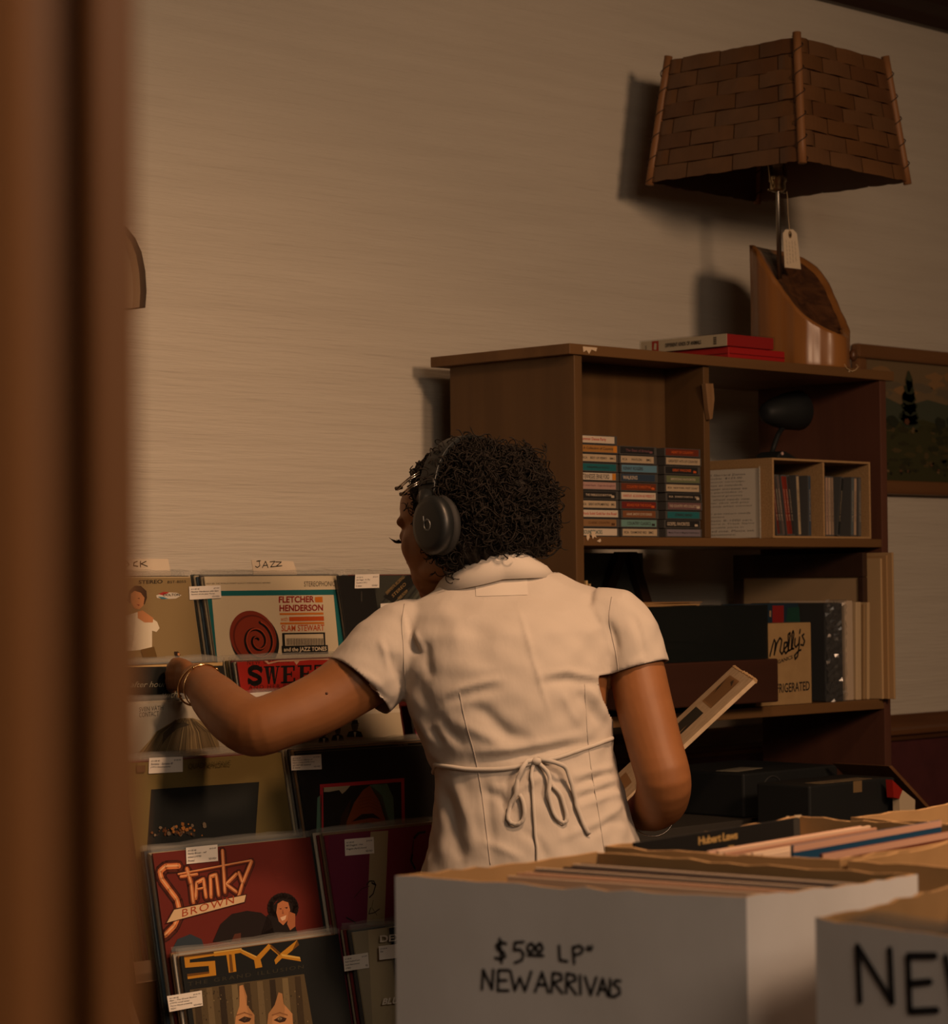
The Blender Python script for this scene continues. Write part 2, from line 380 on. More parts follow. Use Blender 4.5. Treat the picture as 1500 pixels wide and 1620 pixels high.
f.text('and the JAZZ TONES', (448.5, 1033), (516, 1031.5), 8.5, CREAM, bold=.012)
c0, c1 = f.uv(400, 1008), f.uv(437, 1008); rx = c1[0] - c0[0]; 
def ell(c, rx, rz, n=40, a0=0): return [c + np.array([rx * math.cos(2 * PI * i / n + a0), rz * math.sin(2 * PI * i / n + a0)]) for i in range(n)]
f.polyuv(ell(c0 + [.003, -.006], rx * 1.02, rx * .92), BLK); f.up()
f.polyuv(ell(c0, rx * .98, rx * .88), flat(118, 44, 28)); f.up()
f.polyuv(ell(c0 + [.002, -.003], rx * .90, rx * .80), flat(88, 30, 20)); f.up(); f.polyuv(ell(c0 + [.003, -.004], rx * .86, rx * .76), flat(122, 46, 28)); f.up()
sp = [c0 + np.array([.006, -.008]) + rx * (.10 + .046 * t) * np.array([math.cos(t + .8) * 1.0, math.sin(t + .8) * .95]) for t in np.linspace(0, 13.0, 80)]
f.strokeuv(sp, .0055, BLK); f.up(); f.strokeuv([p + [.003, .001] for p in sp], .0022, flat(158, 66, 42))
r.sticker([(299, 928), (349, 926), (350, 946), (300, 949)], ['A1138 40|$7.99', 'Fletcher Henderson with Slam', 'Stewart & the Jazz Tones', '|VG+/VG+']); r.done()
backing('middle', 1, 6, 2)
# ---- right, top
r = Record('right', 1, 'grey streaked LP with slanted gold lettering behind the left shoulder', flat(62, 64, 58)); f = r.F
for i in range(22):
    x = 560 + i * 9; f.poly([(x, 1010), (x + 3 + i % 3, 1010), (x + 83 + i % 3, 905), (x + 80, 905)], flat(*[(44, 46, 44), (84, 86, 76), (104, 102, 88), (36, 38, 38)][i % 4]))
f.up(); f.poly([(606, 944), (646, 908), (660, 918), (622, 954)], flat(30, 30, 28)); f.up()
A = f.uv(612, 941); B = f.uv(640, 914); n = np.array([-(B - A)[1], (B - A)[0]]) / np.linalg.norm(B - A) * .007
for i, t in enumerate(('EXPERIMENTAL RECORDINGS', 'STEREO', 'FREE FORM')):
    o = -n * 1.7 * i; f.textuv(t, A + o + (B - A) * (.15 * i), B + o - (B - A) * .1 * i, A + o + n * .8 + (B - A) * (.15 * i), flat(170, 140, 90))
r.sticker([(602, 955), (650, 952), (650, 975), (602, 978)], ['A1180 17|$9.99', '', '']); r.done()
r = Record('right', 1, 'black LP with white sticker at top, right of the cream jazz LP', BLK, dx=-.055, dy=-.009, dz=.0200, H=.2945, wid=.085); f = r.F
f.poly([(571, 936), (573, 936), (573, 952), (571, 952)], flat(60, 58, 54))
r.sticker([(562, 909), (600, 908), (600, 930), (561, 931)], ['A1170 12|$12.99', 'Jim Hager - In The', 'Country (1971)', 'E. mono|VG+/VG+']); r.done()
backing('right', 1, 4, 3, first=.0146)
# ---- second row
r = Record('left', 2, 'black LP with slanted grey words under a cream band, by the hand', flat(30, 32, 30)); f = r.F
f.poly([(-60, 1046), (352, 1043), (352, 1053), (-60, 1060)], flat(205, 172, 118)); f.up()
G = flat(150, 146, 128)
f.text('jazz after hours', (180, 1091), (268, 1089.5), 12, G, shear=.35); f.text('with', (257, 1104), (281, 1103.5), 11, G, shear=.35); r.done()
backing('left', 2, 6, 4)
r = Record('middle', 2, 'worn red LP with big black slab-serif capitals above the arm', flat(178, 40, 30)); f = r.F
def slab(f, s, x0, x1, y, h, mat, slant=-.03):   # heavy slab capitals drawn from bars
    G = {'S': [[(.95, .25, .95, .0)], ], }
    w = (x1 - x0) / len(s)
    for i, ch in enumerate(s):
        X = lambda u: x0 + w * (i + .06 + .88 * u)
        Y = lambda v, u=0: y - h * v + slant * (X(u) - x0)
        R4 = lambda a, b, c, d: f.poly([(X(a), Y(b, a)), (X(c), Y(b, c)), (X(c), Y(d, c)), (X(a), Y(d, a))], mat)
        if ch == 'E': R4(.16, 0, .42, 1); R4(0, 0, .95, .10); R4(0, .9, .95, 1); R4(.42, .46, .75, .56); R4(.85, 0, .98, .3); R4(.83, .7, .95, 1); R4(.68, .36, .76, .66)
        elif ch == 'T': R4(.36, 0, .64, 1); R4(.18, 0, .82, .09); R4(0, .9, 1, 1); R4(0, .65, .12, 1); R4(.88, .65, 1, 1)
        elif ch == 'W':
            for a, bq in ((.1, .3), (.48, .68)):
                f.poly([(X(a - .06), Y(1)), (X(a + .2), Y(1)), (X(bq + .08), Y(0)), (X(bq - .04), Y(0))], mat)
            for a, bq in ((.52, .3), (.95, .7)): f.poly([(X(a - .05), Y(1)), (X(a + .03), Y(1)), (X(bq + .06), Y(0)), (X(bq - .02), Y(0))], mat)
            R4(-.04, .93, .42, 1); R4(.4, .93, .66, 1); R4(.78, .93, 1.08, 1)
        elif ch == 'S':
            for p in ([(.92, .95), (.92, .68)], [(.08, .05), (.08, .32)]): f.stroke([(X(u), Y(v, u)) for u, v in p], .0035, mat)
            f.stroke([(X(u), Y(v, u)) for u, v in [(.9, .82), (.66, .95), (.36, .95), (.14, .82), (.16, .65), (.4, .55), (.64, .46), (.85, .34), (.84, .16), (.62, .05), (.35, .05), (.12, .2)]], .0085, mat)
        elif ch == 'M':
            R4(.08, 0, .3, 1); R4(.72, 0, .95, 1); f.poly([(X(.1), Y(1)), (X(.35), Y(1)), (X(.6), Y(.1)), (X(.45), Y(.1))], mat); f.poly([(X(.6), Y(.1)), (X(.5), Y(.1)), (X(.72), Y(1)), (X(.8), Y(1))], mat)
f.text('NEW ORLEANS', (391, 1052), (458, 1048), 7, flat(84, 30, 22), space=1.25); 
slab(f, 'SWEET', 390, 522, 1083, 28, flat(26, 22, 22)); slab(f, 'EMMA', 540, 640, 1079, 27, flat(26, 22, 22))
f.text('AND HER PRESERVATION BAND', (393, 1091), (560, 1084), 6.5, flat(84, 30, 22), space=1.2)
f.up(); TORN = flat(214, 170, 140)
f.poly([(404, 1043), (415, 1043), (424, 1051), (440, 1047), (470, 1046), (490, 1044), (520, 1044), (520, 1042), (466, 1043), (440, 1045), (425, 1048), (418, 1041)], TORN)
f.poly([(464, 1045), (474, 1045), (469, 1052)], TORN); r.done()
backing('middle', 2, 6, 5)
backing('right', 2, 4, 15, first=.0002)
# ---- third row (low)
r = Record('left', 3, 'pale grey LP with thin capitals and blond hair, below the wrist', flat(186, 180, 166)); f = r.F
GR = flat(70, 70, 68)
f.text('SVEN VÄTH', (220, 1126), (258, 1123), 8.5, GR); f.text('CONTACT', (220, 1135), (251, 1132.5), 7.5, GR)
f.poly([(218, 1192), (240, 1168), (262, 1148), (286, 1136), (305, 1136), (322, 1142), (336, 1155), (346, 1175), (350, 1200), (216, 1200)], flat(142, 124, 92)); f.up()
R = random.Random(5)
for i in range(46):
    t = i / 45; x0 = 276 + 34 * t; x1 = 222 + 126 * t
    c = [(108, 92, 66), (126, 110, 82), (160, 142, 104), (92, 80, 60)][R.randrange(4)]
    f.stroke([(x0, 1139 + R.uniform(-2, 4)), (x0 * .6 + x1 * .4 + (t - .5) * 14, 1158), (x1, 1194)], .0009 + R.random() * .0012, flat(*c))
f.up(); f.poly([(258, 1160), (275, 1145), (292, 1143), (300, 1147), (280, 1153), (266, 1165), (256, 1178)], flat(80, 72, 58))
r.done()
r = Record('middle', 3, 'white LP with portraits of men in hats, under the raised arm', flat(196, 182, 156)); f = r.F
f.poly([(500, 1128), (650, 1120), (650, 1126), (500, 1134)], flat(214, 204, 186))
D = flat(36, 34, 32); D2 = flat(92, 86, 78)
for cx, cy, sc in ((561, 1150, 1.0), (534, 1156, .8), (512, 1160, .7)):
    f.k = 3; f.poly([(cx - 13 * sc, cy + 16), (cx - 10 * sc, cy + 8), (cx, cy + 5), (cx + 10 * sc, cy + 8), (cx + 13 * sc, cy + 16)], D)
    f.poly([(cx - 6 * sc, cy - 3), (cx - 4 * sc, cy - 8), (cx + 4 * sc, cy - 8), (cx + 6 * sc, cy - 3), (cx + 4 * sc, cy + 5), (cx - 4 * sc, cy + 5)], D2); f.up()
    f.poly([(cx - 8 * sc, cy - 4), (cx + 8 * sc, cy - 5), (cx + 5 * sc, cy - 6), (cx + 4 * sc, cy - 11), (cx - 4 * sc, cy - 11), (cx - 5 * sc, cy - 5)], D); f.poly([(cx - 2, cy + 8), (cx + 2, cy + 8), (cx + 1, cy + 16), (cx - 1, cy + 16)], WHT)
r.sticker([(384, 1097), (430, 1094), (430, 1117), (384, 1120)], ['A1138 40|$19.99', 'Wabash Blues', 'Capitol mono', '']); r.done()
backing('middle', 3, 5, 7); backing('left', 3, 3, 6)
r = Record('right', 3, 'plain deep magenta LP glimpsed between left sleeve and waist', flat(110, 22, 48)); r.done()
# ---- fourth row
OLV = flat(122, 106, 62)
r = Record('left', 4, 'olive gold LP with a dark night photograph, below the elbow', OLV); f = r.F
NB = flat(26, 30, 30)
f.poly([(239, 1249), (410, 1237), (403, 1340), (232, 1350)], NB); f.up()
R = random.Random(9)
for i in range(70):
    x = R.gauss(275, 26); y = 1322 - abs(R.gauss(0, 9)); s = R.uniform(.8, 3.2)
    if not 236 < x < 395: continue
    f.poly([(x + s * math.cos(a) * R.uniform(.7, 1.2), y + s * math.sin(a) * R.uniform(.7, 1.3)) for a in np.arange(9) * .698], flat(*R.choice([(150, 84, 30), (104, 64, 34), (120, 104, 84), (60, 52, 44), (170, 110, 50)])))
    if i % 5 == 0: f.up()
f.text('QUADRAPHONIC', (296, 1219), (363, 1213), 10, flat(72, 64, 36)); f.poly([(214, 1212), (228, 1211), (228, 1222), (215, 1223)], flat(90, 66, 44))
r.sticker([(236, 1199), (289, 1197), (289, 1221), (235, 1224)], ['A1138 40|$18.00', 'Santana - Santana III', '(1971) Quadraphonic', '']); r.done()
backing('left', 4, 7, 8)
r = Record('middle', 4, 'black LP with a thin red square frame around a face', flat(22, 22, 24)); f = r.F
GT = flat(148, 140, 118)
f.text('THE DEDICATION SERIES/VOL. XVI', (466, 1189), (512, 1187.5), 4.5, flat(110, 104, 90)); f.text('PLENTY OF HORN', (513, 1187), (552, 1184), 4.5, flat(74, 74, 70)); f.text('PAUL HORN', (630, 1180), (645, 1179), 4.5, GT)
f.stroke([(455, 1192), (690, 1177)], .0008, flat(110, 104, 90))
PINK = flat(206, 52, 62); TEA = flat(98, 140, 120)
f.poly([(502, 1262), (509, 1256), (509, 1330), (500, 1330)], TEA)
f.poly([(506, 1241), (639.5, 1231), (641, 1340), (507, 1345)], PINK); f.up()
f.poly([(511, 1246.5), (634.5, 1237), (636, 1340), (512, 1345)], flat(26, 22, 22)); f.up()
f.poly([(512, 1246), (554, 1243), (546, 1252), (541, 1256), (536, 1250), (520, 1253), (512, 1253)], flat(196, 180, 150))
f.poly([(540, 1340), (548, 1300), (560, 1270), (574, 1250), (586, 1242), (604, 1258), (612, 1285), (618, 1310), (622, 1340)], flat(150, 72, 30))
f.poly([(584, 1242), (612, 1240), (622, 1262), (624, 1310), (612, 1306), (600, 1268)], TEA); f.up()
f.poly([(556, 1300), (572, 1288), (590, 1287), (602, 1296), (588, 1294), (570, 1297)], flat(40, 24, 18)); f.poly([(560, 1306), (580, 1301), (598, 1306), (580, 1312)], flat(70, 36, 20))
f.poly([(530, 1340), (540, 1290), (556, 1262), (548, 1300), (545, 1340)], flat(60, 34, 22))
for i in range(4): f.stroke([(566 + i, 1264 + i * 5), (584, 1260 + i * 5), (602, 1268 + i * 5)], .0006, flat(110, 50, 24))
r.sticker([(460, 1196), (508, 1193), (509, 1217), (461, 1219)], ['A1138 40|$14.00', 'Paul Horn - Plenty of', 'Horn Comp. (1970) issue', 'of 1957-58 material', 'E. mono|VG+/VG']); r.done()
backing('middle', 4, 8, 9)
# ---- fifth row
MAR = flat(114, 38, 30)
r = Record('left', 5, 'dark red LP with huge chrome-like lettering and a curly-haired face', MAR); f = r.F
CH1 = flat(206, 122, 70); CH2 = flat(96, 38, 26); CH3 = flat(222, 168, 120); OUT = flat(60, 22, 16)
def chrome(pts, w, closed=False):
    f.k = 2; f.stroke(pts, w * 1.45, OUT, closed); f.k = 3; f.stroke(pts, w * 1.1, CH2, closed); f.k = 4; f.stroke([(x - .7, y - 1) for x, y in pts], w * .62, CH1, closed); f.k = 5; f.stroke([(x - 1.2, y - 1.6) for x, y in pts], w * .2, CH3, closed)
chrome([(283, 1371), (262, 1372), (253, 1380), (256, 1392), (268, 1408), (280, 1424), (284, 1440)], .014)
chrome([(284, 1448), (276, 1466), (262, 1480), (250, 1484), (240, 1490)], .013)
chrome([(296, 1376), (303, 1400), (306, 1428)], .012); chrome([(286, 1388), (312, 1384)], .007)
chrome([(310, 1422), (311, 1398), (322, 1392), (326, 1420)], .0100); chrome([(311, 1408), (325, 1405)], .005)
chrome([(334, 1420), (333, 1388), (342, 1385), (346, 1417)], .0100)
chrome([(352, 1347), (356, 1412)], .0100); chrome([(374, 1384), (358, 1400), (374, 1412)], .009)
chrome([(378, 1382), (384, 1398), (398, 1364)], .0100); chrome([(384, 1398), (376, 1424)], .009); chrome([(282, 1384), (398, 1362)], .0045)
f.k = 6; f.poly([(273, 1438), (390, 1414), (387, 1428), (260, 1462)], OUT); f.up(); f.poly([(274.5, 1439.5), (388, 1416), (385.5, 1427), (263, 1460)], flat(206, 178, 140)); f.up()
f.text('BROWN', (287, 1451), (369, 1429), 12, flat(160, 66, 34), space=1.2)
f.k = 6; f.poly([(412, 1478), (422, 1448), (438, 1440), (452, 1438), (462, 1450), (470, 1478), (474, 1500), (405, 1500)], flat(26, 20, 20))
R = random.Random(3)
for i in range(26):
    t = 2 * PI * i / 26; cx, cy = 447 + 20 * math.cos(t), 1436 + 21 * math.sin(t) * .9
    if cy > 1446: continue
    f.poly([(cx + 5 * math.cos(a), cy + 5 * math.sin(a)) for a in np.arange(8) * PI / 4], flat(30, 20, 18))
f.poly([(427, 1438), (447, 1416), (466, 1436), (462, 1450), (432, 1452)], flat(30, 20, 18)); f.up()
f.poly([(438, 1430), (446, 1425), (455, 1428), (458, 1440), (454, 1456), (447, 1464), (440, 1458), (436, 1444)], flat(176, 112, 74)); f.poly([(456, 1442), (466, 1446), (466, 1466), (458, 1472), (453, 1462)], flat(160, 98, 64)); f.up()
f.poly([(442, 1452), (452, 1448), (450, 1455), (445, 1457)], flat(214, 180, 150)); f.poly([(440, 1438), (444, 1437), (444, 1439)], OUT); f.poly([(449, 1436), (454, 1435), (453, 1438)], OUT); f.poly([(446, 1438), (448, 1446), (445, 1446)], flat(140, 84, 54))
f.k = 6; f.poly([(336, 1490), (348, 1462), (366, 1446), (390, 1441), (412, 1444), (428, 1456), (436, 1490)], flat(30, 22, 22)); f.poly([(270, 1505), (280, 1486), (300, 1478), (318, 1486), (324, 1505)], flat(44, 56, 66))
f.up(); f.poly([(364, 1492), (370, 1478), (380, 1476), (380, 1492)], flat(84, 46, 34))
f.k = 2
for rr_ in (9, 15): f.stroke([(440 + rr_ * math.cos(a) * .8, 1374 + rr_ * math.sin(a)) for a in np.linspace(0, 2 * PI, 16)], .0006, flat(140, 50, 36))
r.sticker([(294, 1341), (344, 1336), (345, 1362), (295, 1367)], ['A1138 40|$12.50', 'Stanky Brown - self', 'titled (1978)', 'Promo!|VG+/VG+']); r.done()
backing('left', 5, 5, 10)
r = Record('middle', 5, 'magenta LP with a cream vertical stripe and brush-line figures', flat(134, 34, 66)); f = r.F
f.poly([(520, 1320), (585, 1316), (580, 1470), (517, 1470)], flat(120, 40, 74)); f.up(); f.poly([(586, 1316), (614, 1314), (608, 1462), (580, 1464)], flat(176, 160, 126)); f.up()
f.stroke([(580, 1400), (584, 1394), (591, 1394), (594, 1400), (590, 1414), (584, 1420)], .002, D); f.stroke([(594, 1400), (588, 1397)], .003, D)
f.stroke([(560, 1420), (572, 1406), (584, 1402)], .001, D); f.stroke([(586, 1436), (583, 1446), (592, 1444), (600, 1438)], .0014, D); f.stroke([(590, 1424), (588, 1436), (596, 1448)], .0008, D)
f.stroke([(548, 1452), (556, 1456), (562, 1460)], .0022, D); f.stroke([(652, 1352), (650, 1362), (656, 1374)], .004, D); f.stroke([(672, 1316), (662, 1318), (655, 1326)], .004, D); f.stroke([(654, 1330), (652, 1350)], .0016, D)
r.sticker([(545, 1328), (591, 1324), (592, 1350), (546, 1354)], ['A1138 40|$10.50', 'Bill Doggett - Hot', 'Doggett (April) (mono)', '|VG+/VG+']); r.done()
backing('middle', 5, 5, 11)
# ---- lowest row
r = Record('left', 6, 'black LP with gold angular capitals over stone faces', flat(26, 30, 32)); f = r.F
GO = flat(206, 146, 44); GD = flat(116, 76, 26); GL = flat(232, 190, 96)
def gold(p, m=GO): f.poly(p, m)
gold([(291, 1513), (338, 1507), (339, 1512), (300, 1518), (300, 1523), (340, 1520), (342, 1543), (297, 1549), (296, 1541), (331, 1537), (330, 1528), (293, 1531)])
gold([(338, 1506), (382, 1500), (383, 1507), (371, 1509), (374, 1537), (362, 1539), (358, 1511), (339, 1513)])
gold([(380, 1501), (406, 1513), (425, 1493), (430, 1498), (412, 1518), (415, 1530), (404, 1532), (402, 1519), (381, 1508)])
gold([(428, 1494), (444, 1508), (470, 1487), (473, 1495), (452, 1512), (474, 1514), (476, 1521), (446, 1516), (436, 1526), (434, 1519), (440, 1511), (427, 1500)])
f.up()
for p in ([(296, 1541), (331, 1537), (331, 1540), (296, 1545)], [(291, 1513), (338, 1507), (338, 1509), (291, 1515)], [(362, 1510), (366, 1510), (369, 1537), (364, 1538)], [(428, 1494), (444, 1508), (442, 1511), (428, 1498)], [(470, 1487), (473, 1495), (462, 1504)]): f.poly(p, GD)
for p in ([(338, 1506), (382, 1500), (382, 1502), (338, 1508)], [(380, 1501), (406, 1513), (405, 1515), (380, 1503)], [(444, 1509), (474, 1514), (475, 1517), (446, 1513)]): f.poly(p, GL)
f.text('THE GRAND ILLUSION', (297, 1560), (480, 1532), 6, flat(64, 62, 50), space=1.35)
f.k = 1; f.poly([(300, 1566), (481, 1541), (505, 1680), (318, 1700)], flat(96, 82, 58)); f.up()
R = random.Random(4)
for i in range(9):
    x = 306 + i * 20; f.poly([(x, 1566 - i * 2.6), (x + 9, 1565 - i * 2.6), (x + 22, 1690), (x + 10, 1690)], flat(*[(70, 58, 42), (120, 104, 76), (56, 46, 36), (132, 116, 84)][i % 4]))
f.up()
for i in range(150):
    x = R.uniform(306, 488); y = R.uniform(1566, 1640); s = R.uniform(.5, 1.5); f.poly([(x, y), (x + s, y), (x + s, y + s * 1.6), (x, y + s * 1.6)], flat(*R.choice([(150, 132, 96), (50, 42, 34), (84, 72, 50)])))
f.up(); FA = flat(188, 138, 92); FB = flat(140, 96, 62)
f.poly([(378, 1560), (384, 1558), (390, 1576), (390, 1590), (402, 1606), (402, 1640), (370, 1640), (372, 1610), (378, 1592)], FA); f.poly([(440, 1570), (446, 1572), (448, 1588), (462, 1604), (464, 1640), (420, 1640), (424, 1604), (434, 1590)], FA); f.up()
for cx in (386, 442): f.poly([(cx - 10, 1614), (cx, 1608), (cx + 11, 1611), (cx + 8, 1616), (cx, 1618)], flat(60, 40, 30)); f.poly([(cx - 4, 1612), (cx, 1608.5), (cx + 4, 1611), (cx, 1616)], flat(180, 160, 130)); f.stroke([(cx - 12, 1606), (cx, 1602), (cx + 12, 1606)], .0018, FB)
r.sticker([(264, 1576), (319, 1567), (321, 1591), (268, 1601)], ['A1138 40|$10.75', 'Styx - The Grand Illusion', '(1977) w/ull inner', 'Terre Haute pressing', 'VG+!|VG+/VG+']); r.done()
backing('left', 6, 4, 12)
r = Record('middle', 6, 'pale cream LP with a black vertical band in the lowest row', flat(192, 178, 146)); f = r.F
f.poly([(540, 1472), (548, 1471), (556, 1640), (545, 1640)], BLK); f.poly([(548, 1471), (582, 1468), (590, 1640), (556, 1640)], flat(168, 158, 134))
r.sticker([(543, 1513), (582, 1507), (584, 1531), (545, 1537)], ['A1138 40|$10.50', 'Sarah Vaughan/Count', 'Count Basie (mono)', '(1960)|VG']); r.done()
r = Record('middle', 6, 'navy LP with white block capitals, cut off by the white carton', flat(28, 36, 44), dx=.072, dy=-.010, wid=.243); f = r.F
f.text('DEXTER', (601, 1491), (670, 1485), 11, WHT, bold=.03)
f.text('BLUE', (604, 1590), (640, 1586), 10, WHT, shear=.3, bold=.03)
r.sticker([(599, 1497), (640, 1492), (640, 1514), (600, 1519)], ['A1138 40|$10.50', 'Dex', '', '']); r.done()
backing('middle', 6, 4, 13)
# ---- genre cards behind the top row
CARDW = pm('genre_card_stock', (.66, .56, .43), .75)
def genre(label, px, strokes, Y, w):
    q = [on(x, y, 'Y', Y) for x, y in px]; o = q[3]
    e = thing('genre_card', label, 'card', o)
    b = MB(); n = [rel(p, o) for p in q]; low = [(n[2][0], 0, -.16), (n[3][0], 0, -.16)]
    pts = [n[0], n[1], n[2], low[0], low[1], n[3]]
    b.prism([(p[0], p[2]) for p in pts][::-1], 0, .001, CARDW, 'Y'); b.build('card', e)
    b = MB(); f = Face(mat4(o), 0, b)
    for s_ in strokes: f.stroke(s_, w, BLK)
    b.build('lettering', e)
genre('white card hand-lettered JAZZ, standing above the cream jazz cover', [(398, 886), (464, 888), (470, 906), (401, 906)],
      [[(406, 888), (412, 887)], [(410, 888), (411, 895), (407, 898), (404, 896)], [(415, 898), (420, 888), (424, 898)], [(417, 895), (423, 894)], [(427, 889), (435, 888), (428, 897), (437, 896)], [(436, 889), (445, 889), (437, 896), (446, 895)]], 3.362, .0016)
genre('white card with ROCK in marker, standing above the khaki stereo cover', [(150, 884), (266, 884), (270, 906), (150, 906)],
      [[(186, 898), (186, 887), (192, 888), (192, 892), (186, 893), (193, 898)], [(199, 887), (196, 892), (199, 898), (204, 893), (199, 887)], [(217, 888), (212, 890), (211, 895), (218, 896)], [(222, 888), (222, 897)], [(231, 888), (223, 892), (233, 896)]], 3.362, .0016)
# ================================================================== bookshelf against the wall
SW = wood('shelf_board_wood', (.165, .085, .032), (.12, .060, .023), 'X', .5, .5)
SWZ = wood('shelf_side_wood', (.125, .067, .026), (.09, .047, .019), 'Z', .5, .5)
SWD = wood('shelf_inner_side_wood', (.11, .043, .026), (.08, .032, .020), 'Z', .5, .55)
PALE = pm('chipped_bare_wood', (.60, .47, .33), .8)
YF = 3.171; XL, XR = 3.437, 4.413; YB = 3.50; ZT = 1.664
so = np.array([3.925, 3.33, 0])
shelf = thing('bookshelf', 'brown wooden bookshelf against the wall, holding cassettes, CDs and a turntable', 'bookshelf', so)
def sb(name, a, c, m, bev=.0015):
    b = MB(); b.box(rel(a, so), rel(c, so), m); return b.build(name, shelf, bevel=bev)
sb('top_board', (XL - .018, YF - .006, ZT - .02), (XR + .022, YB + .035, ZT), SW)
sb('side_panel', (XL, YF, 0), (XL + .022, YB, ZT - .02), SWZ); sb('side_panel', (XR - .022, YF, 0), (XR, YB, ZT - .02), SWD)
MIDZ = 1.307
sb('shelf_board', (XL + .022, YF + .001, MIDZ - .017), (XR - .022, YB, MIDZ), SW)
sb('shelf_board', (XL + .022, YF + .001, .949), (XR - .022, YB, .970), SW)
sb('shelf_board', (XL + .022, YF + .001, .728), (XR - .022, YB, .750), pm('dark_grey_board', (.045, .040, .034), .6))  # this board is coloured darker and greyer than the other shelves
sb('shelf_board', (XL + .022, YF + .001, .10), (XR - .022, YB, .12), SW)
DX = on(1118, 700, 'Y', YF)[0] + .012
sb('divider', (DX - .012, YF + .006, MIDZ), (DX + .006, YB, ZT - .02), SWZ)
sb('back_panel', (XL + .022, YF + .105, MIDZ), (DX - .012, YF + .112, ZT - .02), SWZ)
b = MB(); q = [on(1114, 607, 'Y', YF - .002), on(1126, 607, 'Y', YF - .002), on(1128, 630, 'Y', YF - .002), on(1125, 662, 'Y', YF - .002), on(1121, 664, 'Y', YF - .002), on(1118, 648, 'Y', YF - .002)]
b.prism([(rel(p, so)[0], rel(p, so)[2]) for p in q][::-1], YF - so[1] - .006, YF - so[1] + .004, wood('splintered_veneer', (.30, .18, .09), (.2, .11, .05), 'Z', 1), 'Y'); o = b.build('splintered_strip', shelf); o['label'] = 'loose pale splintered veneer strip'
b = MB()
ch = Face(mat4((0, 0, 0)), YF - .0005, b)
for P_ in ([(928, 846), (932, 844), (933, 850), (930, 856), (928, 852)], [(936, 841), (942, 841), (942, 846), (944, 851), (940, 849), (938, 853), (936, 847)], [(944, 856), (950, 852), (951, 856), (949, 858)]): ch.poly(P_, PALE)
ch.y0 = YF - .0065
for P_ in ([(922, 548), (945, 550), (943, 556), (936, 553), (932, 560), (928, 554), (923, 557)], [(1344, 584), (1346, 588), (1342, 588)]): ch.poly(P_, PALE)
b.v = [rel(p, so) for p in b.v]; o = b.build('chipped_patch', shelf); o['label'] = 'pale chipped patches on the board edges'
# ------------------------------------------------------------------ on top of the shelf
REDB = pm('red_cloth_cover', srgb(158, 26, 26), .6, bump=.1, bscale=(300, 300, 300))
WHB = flat(200, 188, 164)
zt = ZT + .0006
BX = 3.893
t = thing('boxed_book', 'flat red box lying on the bookshelf top, under a white-spined one', 'book', (BX, 3.36, zt), (0, 0, -PI / 2))
b = MB(); b.box((0, 0, 0), (.185, .18, .022), REDB); b.build('box', t, bevel=.002)
b = MB(); b.box((.003, -.0012, .008), (.182, .0, .0095), flat(110, 20, 20)); b.box((.185, .002, .008), (.1862, .178, .0095), flat(110, 20, 20)); b.build('lid_seam', t)
bl_ = (BX - .006, 3.40, zt + .0232); t = thing('boxed_book', 'white-spined red box with dark lettering, lying on the flat red box', 'book', bl_, (0, 0, -PI / 2))
b = MB(); b.box((0, .0015, 0), (.225, .15, .024), REDB); b.build('case', t, bevel=.0015)
b = MB(); b.box((0, 0, 0), (.225, .0015, .024), WHB); sp = b.build('spine', t)
b = MB(); f = Face(mat4(bl_, (0, 0, -PI / 2)), 0, b); f.polyuv([(.030, .001), (.048, .001), (.048, .023), (.030, .023)], flat(170, 52, 36)); f.up()
f.textuv('DIFFERENT KINDS OF ANIMALS', (.066, .008), (.160, .008), (.066, .016), flat(40, 34, 30), bold=.02)
f.polyuv([(.035, .006), (.042, .005), (.043, .018), (.037, .019)], WHB); f.textuv('5', (.012, .008), (.016, .008), (.012, .015), BLK); f.polyuv([(.192, .004), (.200, .004), (.200, .020), (.192, .020)], flat(150, 140, 120))
f.k += 1
for i in range(4): f.polyuv([(.193, .005 + .004 * i), (.199, .005 + .004 * i), (.199, .007 + .004 * i), (.193, .007 + .004 * i)], flat(60, 54, 50))
b.build('spine_print', sp)
b = MB(); b.box((-.002, -.002, -.0004), (.227, .152, .0262), pm('clear_polythene_wrap', (.05, .05, .05), .15, spec=.6, alpha=.10, bump=.4, bscale=(40, 40, 40))); b.build('plastic_wrap', t)
tag(MB().tube([rel(on(x, y, 'Y', YF - .009), (0, 0, 0)) for x, y in [(1336, 576), (1340, 583), (1348, 587.5), (1354, 585), (1358, 580), (1355, 577)]], .0007, pm('twine', (.62, .46, .26), .9), 6).build('twine_loop'), 'small loop of pale twine hanging over the shelf top edge', 'twine')
# ------------------------------------------------------------------ wooden table lamp
AMB = wood('amber_slab_wood', (.34, .145, .038), (.21, .082, .022), 'Z', .55, .32, .5, .5)
HEART = pm('dark_heartwood', (.055, .024, .013), .35, col2=(.13, .055, .022), scale=(14, 14, 30), detail=8, dist=2.2, bump=.5, bscale=(30, 30, 60), ramp=(.38, .72))
BRASS = pm('tarnished_brass', (.42, .33, .20), .3, 1); STEEL = pm('dull_steel_rod', (.26, .24, .21), .35, 1)
xc = on(1272, 500, 'Y', 3.29)[0]; LP = np.array([xc, 3.295, zt])
lamp = thing('table_lamp', 'table lamp with carved slab base and woven wood-strip shade on the bookshelf', 'lamp', LP)
def cxz(px, py, Y=3.29): q = on(px, py, 'Y', Y); return q
